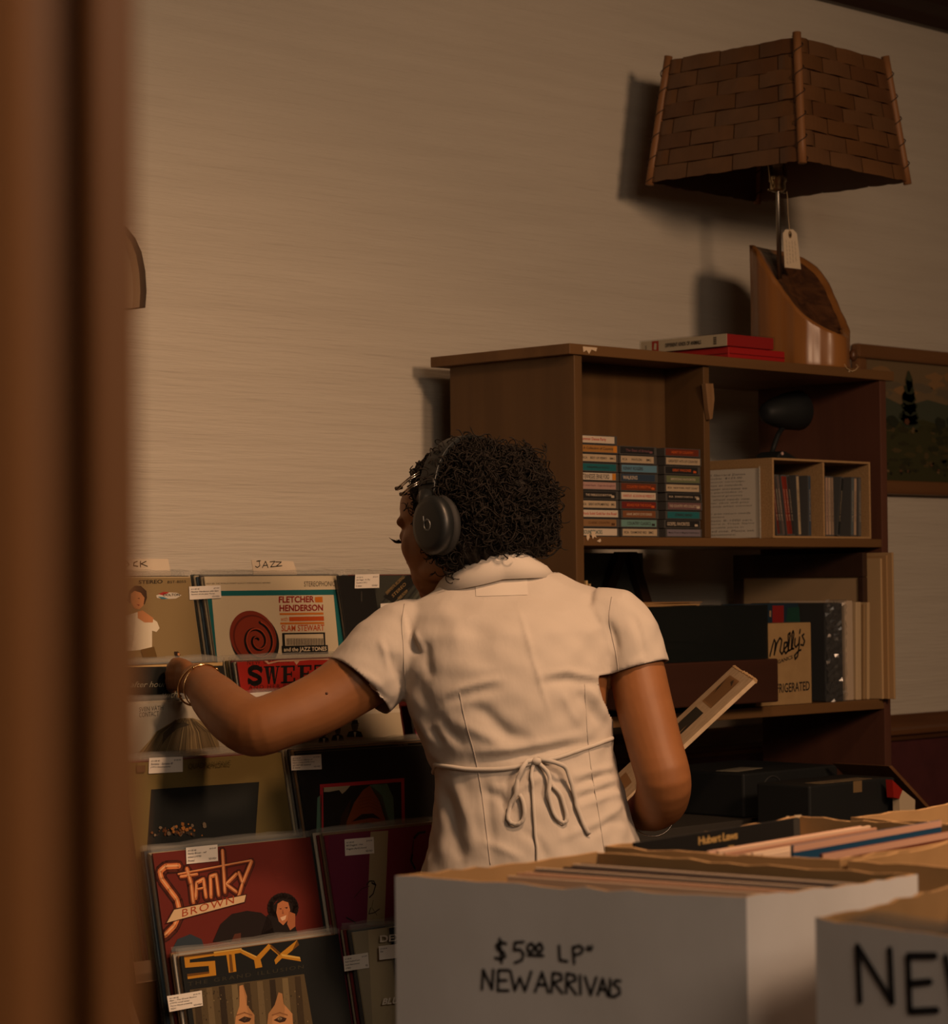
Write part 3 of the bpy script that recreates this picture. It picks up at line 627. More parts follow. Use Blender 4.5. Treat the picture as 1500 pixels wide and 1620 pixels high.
# base: upright log cut by a slanting S-shaped face that looks to the front right
N_, M_ = 72, 14; b = MB(); rad = .104
def rim(th):
    return rad * (1 + .05 * math.sin(3 * th + .6) + .03 * math.sin(7 * th) + .012 * math.sin(23 * th))
dirx, diry = math.cos(math.radians(-95)), math.sin(math.radians(-95))     # downhill direction of the cut
def cut(x, y, s):
    d = (x * dirx + y * diry) / rad                    # -1 high side .. 1 low side
    h = .182 - .104 * math.sin(max(-1, min(1, d)) * PI / 2 * .9) - .012 * d + .030 * max(0, -x / rad) - .012 * max(0, x / rad); h = .276 - math.log1p(math.exp((.276 - h) * 60)) / 60
    return h - .020 * (1 - s * s) * (1 if s < 1 else 0)
vs = []; fs = []; ms = []
rings = []
for i in range(M_):                                     # side from bottom to rim
    s = i / (M_ - 1); rg = []
    for j in range(N_):
        th = 2 * PI * j / N_; R_ = rim(th) * (1 + .04 * math.sin(s * 3 + j * .35) * (s * (1 - s)) + (.02 if i == 0 else 0))
        if i == 0: R_ *= .97
        x, y = R_ * math.cos(th), R_ * math.sin(th); h = cut(x, y, 1)
        rg.append((x, y, h * s))
    rings.append(rg)
for s in (.93, .80, .77, .65, .5, .34, .18, .05):
    rg = []
    for j in range(N_):
        th = 2 * PI * j / N_; R_ = rim(th) * s; x, y = R_ * math.cos(th), R_ * math.sin(th)
        if s < .78: x, y = x * .93 + dirx * .010, y * .93 + diry * .010
        wob = .01 * math.sin(5 * th + s * 9) * (s < .76)
        rg.append((x, y, cut(x, y, s) + (.004 if s == .93 else 0) - (.004 if s <= .78 else 0) + wob * .3))
    rings.append(rg)
for rg in rings: vs += rg
ia = b.m(AMB); ih = b.m(HEART); b.v = vs
for i in range(len(rings) - 1):
    for j in range(N_):
        b.f.append([i * N_ + j, i * N_ + (j + 1) % N_, (i + 1) * N_ + (j + 1) % N_, (i + 1) * N_ + j]); b.mi.append(ih if i >= M_ + 1 else ia)
b.f.append([(len(rings) - 1) * N_ + j for j in range(N_)]); b.mi.append(ih); b.f.append([j for j in range(N_)][::-1]); b.mi.append(ia)
base = b.build('base', lamp, smooth=True); base['label'] = 'amber log slab with a dark slanting cut face'
b = MB(); kn = rel(on(1312, 538, 'Y', 3.19), LP); b.ball((.052, -.094, .032), (.010, .008, .014), HEART); b.build('knot', base, smooth=True)
px_ = rel(on(1235, 400, 'Y', 3.29), LP)[0]
zs_ = lambda y: rel(on(1233, y, 'Y', 3.29), LP)[2]
b = MB(); b.tube([(px_ + .002, 0, zs_(440)), (px_, 0, zs_(300)), (px_ - .001, 0, zs_(285))], .0052, STEEL, 12); b.build('pole', lamp, smooth=True)
zk = zs_(303)
b = MB(); b.lathe([(.004, zk), (.013, zk + .001), (.017, zk + .006), (.016, zk + .02), (.019, zk + .022), (.019, zk + .04), (.015, zk + .045), (.015, zk + .062), (.004, zk + .064)], BRASS, 20, Matrix.Translation((px_, 0, 0))); b.build('socket', lamp, smooth=True)
b = MB(); hp = [(px_ + .033 * math.sin(a) * (1 if abs(a) < 2.6 else 1), 0, zk + .085 - .085 * math.cos(a)) for a in np.linspace(-.0, 2 * PI, 30)]
b.tube([(px_ - .006 - .028 * math.sin(min(PI, a)), 0, zk + .10 - .10 * math.cos(a)) for a in np.linspace(0.05, PI, 16)], .0018, BRASS, 6)
b.tube([(px_ + .006 + .028 * math.sin(min(PI, a)), 0, zk + .10 - .10 * math.cos(a)) for a in np.linspace(0.05, PI, 16)], .0018, BRASS, 6)
b.tube([(px_ - .034, 0, zk + .002), (px_ - .03, 0, zk + .001), (px_ + .03, 0, zk + .001)], .002, BRASS, 6); b.build('harp', lamp, smooth=True)
b = MB(); b.ball((px_, 0, zk + .105), (.026, .026, .034), pm('frosted_bulb', (.8, .78, .72), .4, trans=.3)); b.build('bulb', lamp, smooth=True)
# shade: four woven panels on corner dowels
zb_ = on(1262, 262, 'Y', 3.06)[2] - LP[2]; 
WV = [wood('weave_strip_%d' % i, c, tuple(v * .72 for v in c), 'X', .35, .38, .2, .5) for i, c in enumerate([(.135, .062, .024), (.155, .073, .030), (.12, .053, .022), (.145, .072, .033)])]
SHM = Matrix.Translation((px_ + .004, 0, 0)) @ Matrix.Rotation(math.radians(3), 4, 'Z')
hb, ht, z0s = .194, .163, zs_(272) - .020; H_ = .258; z1s = z0s + H_
DOW = wood('dowel_wood', (.27, .125, .05), (.2, .09, .035), 'Z', .6, .5)
R = random.Random(12)
for k in range(4):
    Mk = SHM @ Matrix.Rotation(k * PI / 2, 4, 'Z'); b = MB()
    rows = 8
    def pt(u, z, off=0):
        s = (z - z0s) / H_; w = hb + (ht - hb) * s; return (u * (w - .004), -w - off, z)
    for i in range(rows):
        za = z0s + H_ * i / rows; zb2 = z0s + H_ * (i + 1) / rows - .0012
        cuts = [-1]; u = -1 + (.22 if i % 2 else .5)
        while u < .98: cuts.append(u); u += .62
        cuts.append(1)
        for c, (ua, ub) in enumerate(zip(cuts[:-1], cuts[1:])):
            n = 6; m = WV[R.randrange(4)]; sag = R.uniform(-.0015, .0015)
            grid = []
            for e in range(n + 1):
                t_ = e / n; uu = ua + (ub - .012 - ua) * t_; o_ = .0016 + .0042 * math.sin(PI * t_)
                j = R.uniform(-.0007, .0007)
                dz_ = -.002 * R.random() if i == 0 and e % 3 else 0
                grid.append((pt(uu, za + (sag + j if i else sag * .6) + dz_, o_), pt(uu, zb2 + sag + j, o_)))
            vs = [p for g in grid for p in g]; fs = [(2 * e, 2 * e + 2, 2 * e + 3, 2 * e + 1) for e in range(n)]
            b.add(vs, fs, m, Mk)
            b.add([(x, y + .0025, z) for x, y, z in vs], [q[::-1] for q in fs], m, Mk)
    bk = [pt(-1, z0s + .002, -.0016), pt(1, z0s + .002, -.0016), pt(1, z1s - .002, -.0016), pt(-1, z1s - .002, -.0016)]
    b.add(bk, [(0, 1, 2, 3)], WV[2], Mk)
    b.build('shade_panel', lamp)
    b = MB(); c0 = (hb, -hb, z0s - .006); c1 = (ht, -ht, z1s + .008)
    b.tube([tuple(np.array(c0) + (np.array(c1) - c0) * s) for s in np.linspace(0, 1, 6)], .0088, DOW, 12, M=Mk); dw = b.build('corner_dowel', lamp, smooth=True)
    b = MB(); pts = []
    for e in range(90):
        s = e / 89; c = np.array(c0) + (np.array(c1) - np.array(c0)) * (s * .96 + .02); a = s * 2 * PI * 5.5
        pts.append(c + np.array([.0115 * math.cos(a), .0115 * math.sin(a), 0]))
    b.tube(pts, .0011, pm('brown_lacing', (.045, .025, .016), .8), 5, M=Mk); b.build('lacing', dw)
b = MB()
for k in range(4):
    Mk = SHM @ Matrix.Rotation(k * PI / 2, 4, 'Z'); b.tube([(-ht, -ht, z1s - .03), (ht, -ht, z1s - .03)], .0022, STEEL, 6, M=Mk)
b.tube([(-ht, 0, z1s - .03), (ht, 0, z1s - .03)], .002, STEEL, 6, M=SHM); b.build('shade_frame', lamp)
# price tag on a string
ty = 3.275; TG = on(1253, 372, 'Y', ty); tg = thing('price_tag', 'cream card price tag with handwriting hanging from the lamp on a string', 'tag', TG)
b = MB(); q = [rel(on(x, y, 'Y', ty), TG) for x, y in [(1243, 363), (1255, 363), (1261, 369), (1267.5, 426), (1242, 423), (1239, 369)]]
b.prism([(p[0], p[2]) for p in q][::-1], 0, .0008, pm('tag_card', (.70, .58, .42), .75), 'Y'); b.build('card', tg)
b = MB(); f = Face(mat4(TG), 0, b)
f.polyuv(ell(f.uv(1250, 371), .006, .008, 14), flat(120, 96, 66)); f.up(); f.polyuv(ell(f.uv(1250, 371), .0028, .0045, 12), BLK)
R = random.Random(7)
for i, xx in enumerate((1246, 1250.5, 1255, 1259.5)):
    y = 418 - i * 1.5
    while y > 384 + 4 * (i == 3):
        l = R.uniform(3, 8); f.stroke([(xx - .3 - (418 - y) * .06, y), (xx + .6 - (418 - y) * .06, y - l * .35), (xx - .7 - (418 - y) * .06, y - l * .6), (xx - (418 - y) * .06, y - l)], .0005, flat(92, 76, 60)); y -= l + 2
b.build('handwriting', tg)
b = MB(); b.tube([rel(on(1250, 371, 'Y', ty - .002), TG), rel(on(1247, 340, 'Y', ty), TG), rel(on(1246, 312, 'Y', ty), TG), rel(on(1245, 303, 'Y', ty), TG)], .0005, pm('twine', (.62, .46, .26), .9), 5)
b.build('string', tg)
# ------------------------------------------------------------------ framed painting on the wall
PF = wood('picture_frame_wood', (.20, .095, .038), (.14, .062, .025), 'X', .6, .4)
pc = np.array([5.11, YW - .003, 1.426]); w2, h2 = .245, .356
pic = thing('framed_painting', 'dim landscape painting with a dark fir tree in a brown wooden frame', 'painting', pc)
for nm, a, c in (('frame', (-w2, -.025, 0), (w2, 0, .034)), ('frame', (-w2, -.025, h2 - .034), (w2, 0, h2)), ('frame', (-w2, -.025, .034), (-w2 + .034, 0, h2 - .034)), ('frame', (w2 - .034, -.025, .034), (w2, 0, h2 - .034))):
    b = MB(); b.box(a, c, PF); b.build('frame_rail', pic, bevel=.006)
m = pm('painted_landscape', (.16, .115, .06), .6, col2=(.11, .10, .065), scale=(9, 9, 16), detail=7, dist=1.2)
b = MB(); b.box((-w2 + .03, -.012, .03), (w2 - .03, -.004, h2 - .03), m); cv = b.build('canvas', pic)
b = MB(); f = Face(mat4(pc), -.0122, b); f.step = .0001
R = random.Random(21)
def blob(cx, cy, rx, rz, c, n=12, jit=.3): f.polyuv([(cx + rx * math.cos(a) * (1 + R.uniform(-jit, jit)), cy + rz * math.sin(a) * (1 + R.uniform(-jit, jit))) for a in np.arange(n) * 2 * PI / n], c)
lm, rm, bm, tm = -w2 + .034, w2 - .034, .034, h2 - .034
SKY1 = flat(140, 108, 72); SKY2 = flat(118, 100, 74); SKY3 = flat(104, 94, 76)
f.polyuv([(lm, .22), (rm, .22), (rm, tm), (lm, tm)], SKY2); f.up()
for i in range(26):
    blob(max(lm + .04, min(rm - .04, R.uniform(lm, rm))), R.uniform(.24, .30), .036, .010, [SKY1, SKY2, SKY3][R.randrange(3)]);
    if i % 4 == 0: f.up()
f.polyuv([(lm, .205), (-.13, .235), (-.05, .215), (.05, .235), (.13, .225), (rm, .25), (rm, .12), (lm, .12)], flat(70, 76, 62)); f.up()
f.polyuv([(lm, .18), (-.08, .175), (.03, .185), (rm, .16), (rm, bm), (lm, bm)], flat(62, 62, 38)); f.up()
for i in range(60):
    blob(R.uniform(lm + .03, rm - .03), R.uniform(.055, .165), R.uniform(.008, .026), R.uniform(.003, .009), flat(*R.choice([(58, 58, 34), (74, 68, 40), (48, 50, 32), (84, 72, 46), (54, 52, 34)])))
    if i % 6 == 0: f.up()
f.up(); tx = on(1438, 650, 'Y', YW - .015)[0] - pc[0]
for i in range(22):
    s = i / 21; blob(tx + R.uniform(-.004, .004), .172 + .115 * s, .040 * (1 - s * .8) + R.uniform(-.006, .008), .013, flat(*R.choice([(52, 58, 44), (44, 50, 38), (60, 64, 46)])))
    if i % 5 == 0: f.up()
for x_, s_ in ((-.07, .02), (-.19, .018), (.10, .02), (.16, .03), (.19, .025), (-.15, .03)): blob(max(lm + .03, tx + x_ if abs(x_) < .1 else x_), .178, s_, s_ * .8, flat(44, 48, 36))
f.up(); blob(tx - .012, .178, .012, .009, flat(96, 62, 44), 5, .1); f.polyuv([(tx + .01, .165), (tx + .02, .163), (tx + .012, .148), (tx + .004, .156)], flat(104, 88, 62))
for i in range(22): blob(R.uniform(lm + .02, rm - .02), R.uniform(.05, .075), .005, .004, flat(*R.choice([(120, 96, 70), (44, 46, 34), (40, 42, 32), (100, 70, 50)])), 6)
b.build('painted_scene', cv)
# ------------------------------------------------------------------ cassettes in three stacks
CASE_ = pm('smoky_clear_cassette_case', (.075, .072, .068), .18, spec=.55)
CASS = [
 [('WB', 'r', 'Summer Dance Party', .6), ('OR', 'k', 'A Collection of Country', .5), ('IV', 'k', 'RCA    BEST OF PERRY    BMG', .3), ('TE', 'k', 'NASHVILLE GOLD', .3), ('WB', 'k', 'TENNESSEE ERNIE FORD', .75), ('PK', 'm', 'Crystal Gayle   Cage the Songbird', .3), ('BK', 'w', 'THE FABULOUS RHYTHM', .3), ('IV', 'k', 'RCA    GREAT INSTRUMENTALS    BMG', .35), ('WB', 'r', 'Rock Solid Gold for the Road', .4), ('TN', 'b', 'CLASSIC COUNTRY', .3), ('WB', 'g', 'SOUNDTRACKS', .6)],
 [('BK', 'm', 'The Best of Bread', .4), ('IV', 'k', 'RCA      WAYLON      BMG', .35), ('BL', 'k', 'KENNY ROGERS', .5), ('NV', 'w', 'WALKING', .6), ('RB', 'o', 'COUNTRY CHRISTMAS', .4), ('WB', 'r', 'VARIOUS  AS SOON AS WEDO IT', .4), ('DR', 'o', 'SONGS FOR THE ROAD', .4), ('BR', 'w', 'HANK SNOW LOVE SONGS', .35), ('LT', 'k', 'COUNTRY CLASSICS', .45), ('IV', 'k', 'RCA   DIAMOND RIO   BMG', .35)],
 [('RD', 'o', 'HEART OF COUNTRY', .35), ('IV', 'k', 'GREATEST HITS OF COUNTRY', .4), ('BK', 'o', 'GREAT WAGONER', .4), ('GN', 'w', 'BIRDSONG FAVOURITES', .3), ('IV', 'k', 'RCA   NEW YORK, WEST COAST', .3), ('BK', 'w', 'RCA   JOHNNY HORTON   BMG', .3), ('MV', 'w', 'THE COUNTRY HITS COLLECTION', .4), ('TE', 'k', 'STRING BAND', .4), ('BK', 'w', 'GOSPEL FAVORITES', .55), ('LV', 'k', 'Music From A Magical Celebration', .3)]]
CC = dict(WB=(200, 184, 162), OR=(168, 116, 54), IV=(182, 160, 128), TE=(34, 104, 110), PK=(170, 132, 122), BK=(44, 42, 42), TN=(138, 100, 62), BL=(86, 132, 158), NV=(48, 64, 84), RB=(110, 54, 34), DR=(112, 40, 36), BR=(126, 78, 48), LT=(98, 140, 132), RD=(112, 48, 32), GN=(104, 112, 78), MV=(110, 78, 78), LV=(118, 108, 120))
CNAME = dict(WB='white', OR='orange', IV='ivory', TE='teal', PK='pinkish', BK='black', TN='tan', BL='pale blue', NV='navy', RB='red-brown', DR='dark red', BR='brown', LT='light teal', RD='rust red', GN='sage green', MV='mauve', LV='lavender')
TC = dict(r=(172, 50, 36), k=(50, 44, 42), m=(110, 74, 78), w=(188, 172, 150), b=(80, 54, 34), g=(36, 82, 78), o=(190, 88, 40))
ORD = ['topmost', 'second from top', 'third from top', 'fourth from top', 'fifth from top', 'sixth from top', 'seventh from top', 'eighth from top', 'ninth from top', 'tenth from top', 'bottom']
R = random.Random(8)
CXS = [XL + .0258, XL + .1395, DX - .0135 - .1095]
for c, st in enumerate(CASS):
    n = len(st)
    for i, (cc, tc_, tx_, wf) in enumerate(st):
        z = MIDZ + .0006 + (n - 1 - i) * .01735; dx = R.uniform(-.0025, .0012) + (-.003 if c == 0 and i < 4 else 0); 
        if c == 0: dx = max(dx, -.0005)
        if c == 0 and i == 0: dx = -.001
        x = CXS[c] + dx; y = YF + .010 + R.uniform(0, .004)
        wd = ('left', 'middle', 'right')[c]
        what = 'bottom' if i == n - 1 else ORD[i]
        t = thing('cassette', 'cassette with %s spine, %s in the %s stack' % (CNAME[cc], what, wd), 'cassette', (x, y, z), (0, 0, 0), 'boxed cassettes stacked on the shelf')
        L_ = .108
        b = MB(); b.box((0, 0, 0), (L_, .069, .0165), CASE_); cs = b.build('case', t, bevel=.0008)
        CC_ = [int(.86 * v + .14 * sum(CC[cc]) / 3) for v in CC[cc]]; b = MB(); l0 = R.uniform(.002, .005); l1 = L_ - R.uniform(.004, .010)
        b.box((l0, -.0004, .0022), (l1, .0005, .0150), flat(*CC_, rough=.35)); sp = b.build('spine_card', t)
        b = MB(); f = Face(mat4((x, y, z)), -.0004, b, .0002); ink = flat(*TC[tc_])
        if tx_:
            w_ = (l1 - l0) * min(.92, .25 + .026 * len(tx_)); s0 = l0 + .004 if 'RCA' in tx_ or wf > .45 else l0 + (l1 - l0 - w_) / 2
            hh = .0118 * wf * .9 + .001
            f.textuv(tx_, (s0, .0086 - hh / 2), (s0 + w_, .0086 - hh / 2), (s0, .0086 + hh / 2), ink, bold=.015)
        if cc == 'OR' or (cc == 'WB' and 'FORD' in tx_): f.polyuv([(l1 - .010, .0025), (l1, .0025), (l1, .0148), (l1 - .010, .0148)], flat(190, 124, 44))
        if cc == 'TE' and c == 0:
            for k in range(4): f.polyuv([(l0, .004 + k * .003), (l1, .004 + k * .003), (l1, .0046 + k * .003), (l0, .0046 + k * .003)], flat(24, 70, 76))
        if cc in ('RB', 'DR', 'MV', 'LT', 'TN', 'BK'):
            f.k += 1; f.polyuv([(l1 - .014, .004), (l1 - .005, .004), (l1 - .005, .008), (l1 - .014, .0085)], ink)
        b.build('spine_print', sp)
# ------------------------------------------------------------------ tan CD box with handwritten sign
TANF = pm('tan_woven_box_cloth', (.42, .26, .12), .85, col2=(.34, .205, .09), scale=(300, 300, 300), bump=.4, bscale=(400, 400, 400))
bx0 = on(1223, 780, 'Y', YF + .012)[0]; bx1 = on(1378, 780, 'Y', YF + .012)[0]; by0 = YF + .012; zbx = MIDZ + .0006
bo = np.array([bx0, by0, zbx]); W_ = bx1 - bx0; HB = .163; DB = .205
cdb = thing('cd_storage_box', 'tan cloth two-compartment box of CDs on the middle shelf', 'box', bo)
th = .005
for nm, a, c in (('side_wall', (0, 0, 0), (th, DB, HB)), ('side_wall', (W_ - th, 0, 0), (W_, DB, HB)), ('top_wall', (th, 0, HB - th), (W_ - th, DB, HB)), ('bottom_wall', (th, 0, 0), (W_ - th, DB, th)), ('back_wall', (th, DB - th, th), (W_ - th, DB, HB - th)), ('partition', (W_ * .512 - th / 2, .0, th), (W_ * .512 + th / 2, DB - th, HB - th))):
    b = MB(); b.box(a, c, TANF); b.build(nm, cdb, bevel=.0015)
JWL = pm('clear_jewel_case', (.09, .09, .09), .12, spec=.6)
cds = [(0, .024, [(96, 44, 38), 'cream'], 9), (0, .0347, [(70, 66, 64), ''], 9), (0, .0454, [(96, 84, 80), ''], 9), (0, .0561, [(128, 46, 34), ''], 9), (0, .0668, [(116, 42, 32), ''], 9), (0, .0775, [(54, 50, 50), ''], 8), (0, .0925, [(172, 152, 122), ''], 3), (0, .1285, [(64, 76, 90), ''], 0),
       (1, .006, [(60, 66, 68), ''], 0), (1, .018, [(170, 140, 120), ''], 0), (1, .030, [(176, 150, 126), ''], 0), (1, .042, [(150, 128, 108), ''], 0), (1, .056, [(40, 42, 42), ''], -8), (1, .106, [(90, 100, 104), ''], -2), (1, .118, [(176, 150, 126), ''], -2), (1, .130, [(96, 94, 92), ''], -1)]
cnm = ['dark red', 'charcoal', 'grey', 'bright red', 'second red', 'black', 'cream inlay', 'slate blue', 'grey-green', 'first pale pink', 'second pale', 'third pale', 'leaning black', 'pale blue', 'tall pale', 'last grey']
for k, (cell, u, (c_, _), lean) in enumerate(cds):
    x = bx0 + (th + .001 if cell == 0 else W_ * .512 + th / 2 + .001) + u * ((W_ / 2 - .022) / .142); y = by0 + .014 + (k % 3) * .002
    t = thing('compact_disc', '%s CD case standing in the %s half of the tan box' % (cnm[k], 'left' if cell == 0 else 'right'), 'cd', (x, y, zbx + th + .0006 + max(0, .0099 * math.sin(math.radians(-lean)))), (0, math.radians(-lean), 0), 'CDs filed in the tan box')
    if lean < 0: t.rotation_euler = (0, math.radians(-lean), 0)
    b = MB(); b.box((0, 0, 0), (.0098, .142, .125), JWL); b.build('case', t, bevel=.0006)
    b = MB(); b.box((.0012, -.0004, .003), (.0086, .0004, .122), flat(*c_, rough=.35)); s_ = b.build('spine_card', t)
    b = MB(); f = Face(mat4(), -.0004, b, .0002); f.textuv('THE COLLECTION', (.0034, .03), (.0034, .095), (.0064, .03), flat(*((30, 28, 28) if sum(c_) > 330 else (190, 176, 150)))); b.build('spine_print', s_)
# sign in acrylic stand leaning on the box's left side
sx = bx0 - .006; SG = np.array([sx, by0 + .028, zbx])
qa = on(1142, 741, 'X', sx); qb = on(1212, 838, 'X', sx); ylen = qa[1] - (by0 + .028)
sg = thing('handwritten_sign', 'white handwritten card in a clear sleeve on the left of the tan CD box', 'sign', SG)
ylen = .172; hs = .143
b = MB(); b.box((-.0012, 0, .002), (0, ylen, hs), pm('sign_paper', (.88, .82, .74), .7)); b.build('card', sg)
b = MB(); b.box((-.003, -.003, 0), (-.0018, ylen + .004, hs + .003), pm('clear_acrylic', (.05, .05, .05), .08, spec=.6, alpha=.05)); b.box((-.006, -.003, 0), (-.0018, -.0015, hs + .003), pm('clear_acrylic_edge', (.5, .48, .42), .1, spec=.8, alpha=.4)); b.build('acrylic_cover', sg)
b = MB(); MS = mat4((0, 0, 0), (0, 0, -PI / 2)); f = Face(mat4(), .0013 - .0026, b)
lines = ['c. 1975 Garrard Zenon', '   Turntable  $125.00', '* "Z" mono cartridge,', '   rotates as needed;', '   diameter increase to', '   main part/sides in', '   the record grooves', '* Idler wheel needs new', '   rubber (but will play', '   accurately when warmed', '   up.)', '* Tone arm return needs', '   adjustment', '* Realistic R-1000 cart.', '   w/ Stere o Track Stylus', '* Removable parts in', '   locked case. Please ask', '   for assistance.']
for i, t_ in enumerate(lines):
    z = hs - .010 - i * .0072; ind = .012 if t_.startswith('   ') else .002; s_ = t_.strip(); wl = min(.152 - ind, .0060 * len(s_))
    vs, fs = text_mesh(s_, shear=.15, bold=-.010); 
    b.add([(-.0014, ylen - .007 - ind - v[0] * wl, z - .003 + v[1] * .0040) for v in vs], fs, BIRO)
b.build('handwriting', sg)
# ------------------------------------------------------------------ black clip lamp standing on the CD box
BLKM = pm('black_enamel', (.011, .013, .014), .6, spec=.3)
cy_ = 3.33; CLo = np.array([on(1232, 716, 'Y', cy_)[0], cy_, zbx + HB + .0006])
cl = thing('clip_lamp', 'small black clip-on lamp standing on the tan CD box', 'lamp', CLo)
lr = lambda x, y, d=0: rel(on(x, y, 'Y', cy_ + d), CLo)
b = MB(); q = [lr(1211, 716), lr(1214, 703), lr(1220, 699), lr(1227, 700), lr(1240, 708), lr(1256, 716)]; z0_ = min(p[2] for p in q)
b.prism([(p[0], p[2] - z0_) for p in q][::-1], -.03, .03, BLKM, 'Y'); b.build('clip', cl, bevel=.003)
zf = -z0_
up_ = lambda x, y, d=0: tuple(np.array(lr(x, y, d)) + (0, 0, zf))
b = MB(); b.tube([(up_(1219, 703)[0], -.032, up_(1219, 703)[2]), (up_(1219, 703)[0], -.030, up_(1219, 703)[2])], .0035, pm('pale_rivet', (.62, .42, .38), .4), 10); b.build('rivet', cl)
b = MB(); b.tube([up_(1221, 701), up_(1225, 688), up_(1230, 674), up_(1236, 664)], .0055, BLKM, 10); b.build('arm', cl, smooth=True)
a0, a1 = np.array(up_(1208, 638)), np.array(up_(1263, 634)); ax = a1 - a0; ln = np.linalg.norm(ax)
Ms = Matrix.Translation(a0.tolist()) @ Vector(ax.tolist()).to_track_quat('Z', 'Y').to_matrix().to_4x4()
b = MB(); b.lathe([(.010, 0), (.016, .004), (.022, .012), (.032, ln * .35), (.040, ln * .7), (.043, ln * .98), (.041, ln), (.036, ln * .7), (.010, ln * .2)], BLKM, 28, Ms); b.build('lamp_shade', cl, smooth=True)
b = MB(); b.tube([up_(1236, 664), up_(1238, 655), up_(1240, 650)], .007, BLKM, 10); b.build('swivel', cl, smooth=True)
# ------------------------------------------------------------------ lower compartment
tY = 3.115; ZL = .970
WAL = wood('dark_walnut_veneer', (.055, .022, .014), (.035, .015, .010), 'X', .35, .35, .05)
SMOKE = pm('smoked_acrylic_lid', (.010, .013, .013), .08, spec=.6, alpha=.74)
tx1 = on(1232, 1085, 'Y', tY)[0]; tx0 = tx1 - .44; zp = on(1228, 1042, 'Y', tY)[2]; zl = on(1214, 957, 'Y', tY)[2]
TT = np.array([(tx0 + tx1) / 2, tY, ZL + .0006])
tt = thing('turntable', 'dark walnut turntable with a smoked lid jutting from the lower shelf', 'turntable', TT)
b = MB(); b.box((tx0 - TT[0], 0, .012), (tx1 - TT[0], .338, zp - TT[2]), WAL); b.build('plinth', tt, bevel=.003)
for sx_ in (-.17, .175):
    for sy in (.075, .30):
        b = MB(); b.lathe([(.014, 0), (.016, .004), (.016, .012), (.004, .0121)], BLKM, 14, Matrix.Translation((sx_, sy, 0))); b.build('foot', tt)
lx1 = on(1214, 1000, 'Y', tY + .012)[0] - TT[0]; zl -= TT[2]; zpp = zp - TT[2] + .0005
b = MB(); a, c = (tx0 - TT[0] + .015, .010), (lx1, .330)
for (p, q) in (((a[0], a[1], zpp), (c[0], a[1] + .003, zl)), ((a[0], c[1] - .003, zpp), (c[0], c[1], zl)), ((a[0], a[1] + .003, zpp), (a[0] + .003, c[1] - .003, zl)), ((c[0] - .003, a[1] + .003, zpp), (c[0], c[1] - .003, zl)), ((a[0] + .003, a[1] + .003, zl - .003), (c[0] - .003, c[1] - .003, zl))): b.box(p, q, SMOKE)
b.build('dust_cover', tt)
b = MB(); b.lathe([(.14, zpp), (.145, zpp + .004), (.145, zpp + .018), (.02, zpp + .02)], pm('platter_rubber', (.02, .02, .02), .6), 36, Matrix.Translation((-.05, .17, 0))); b.build('platter', tt, smooth=False)
b = MB(); b.tube([(.15, .28, zpp + .03), (.14, .16, zpp + .03), (.09, .07, zpp + .028)], .004, STEEL, 8); b.lathe([(.02, zpp), (.02, zpp + .035), (.004, zpp + .036)], STEEL, 16, Matrix.Translation((.15, .28, 0))); b.build('tone_arm', tt, smooth=True)
# stacked papers on the lid
PAPER = pm('yellowed_paper', (.42, .26, .11), .8)
zpap = TT[2] + zl + .0006
for i in range(5):
    x_a = on(1002, 950, 'Y', tY + .04)[0]; x_b = on(1106 + i * 5 - (i % 2) * 8, 950, 'Y', tY + .04)[0]
    t = MB(); t.box((0, 0, 0), (x_b - x_a, .20 - .01 * i, .0011), PAPER if i % 2 else pm('brown_paper', (.34, .19, .075), .8))
    o = t.build('paper_sleeve', loc=(x_a - .004 * i, tY + .03 + .006 * i, zpap + i * .0016), rot=(0, 0, math.radians([3, -2, 1, 4, -1][i])))
    tag(o, 'yellowed paper sleeve in the loose pile on the turntable lid', 'paper', 'paper sleeves piled on the turntable lid')
# A-shaped dark easel behind, against the wall
EZ = wood('dark_easel_wood', (.045, .022, .014), (.03, .015, .01), 'Z', .6, .5)
ey = 3.479; EO = np.array([on(990, 900, 'Y', ey)[0], ey, ZL + .0006]); ez = thing('easel', 'dark wooden A-frame easel standing behind the turntable', 'easel', EO)
et = .314
for (xa, xb) in ((956, 985), (1020, 995)):
    b = MB(); pb = rel(on(xa, 950, 'Y', ey), EO); ptp = rel(on(xb, 866, 'Y', ey), EO); d_ = (ptp[0] - pb[0]) / (ptp[2] - pb[2])
    x_0 = pb[0] - d_ * pb[2]; x_t = x_0 + d_ * (et - .0)
    b.prism([(x_0 - .013, 0), (x_0 + .013, 0), (x_t + .013, et), (x_t - .013, et)], -.008, .008, EZ, 'Y'); b.build('leg', ez)
b = MB(); b.box((-.07, -.0085, .06), (.07, -.0165, .08), EZ); b.build('cross_bar', ez)
# grey-green panel standing in for the shaded wall seen through the open back
gb = MB(); xg0 = on(932, 880, 'Y', 3.53)[0]; xg1 = on(1172, 900, 'Y', 3.53)[0]
o = gb.box((0, 0, 0), (3.99 - 3.47, .004, .312), pm('shaded_wall_grey', (.10, .105, .09), .8)).build('shaded_wall_panel', loc=(3.47, 3.4915, ZL + .0006)); tag(o, 'dim grey-green board closing the back behind the A-frame easel', 'board')
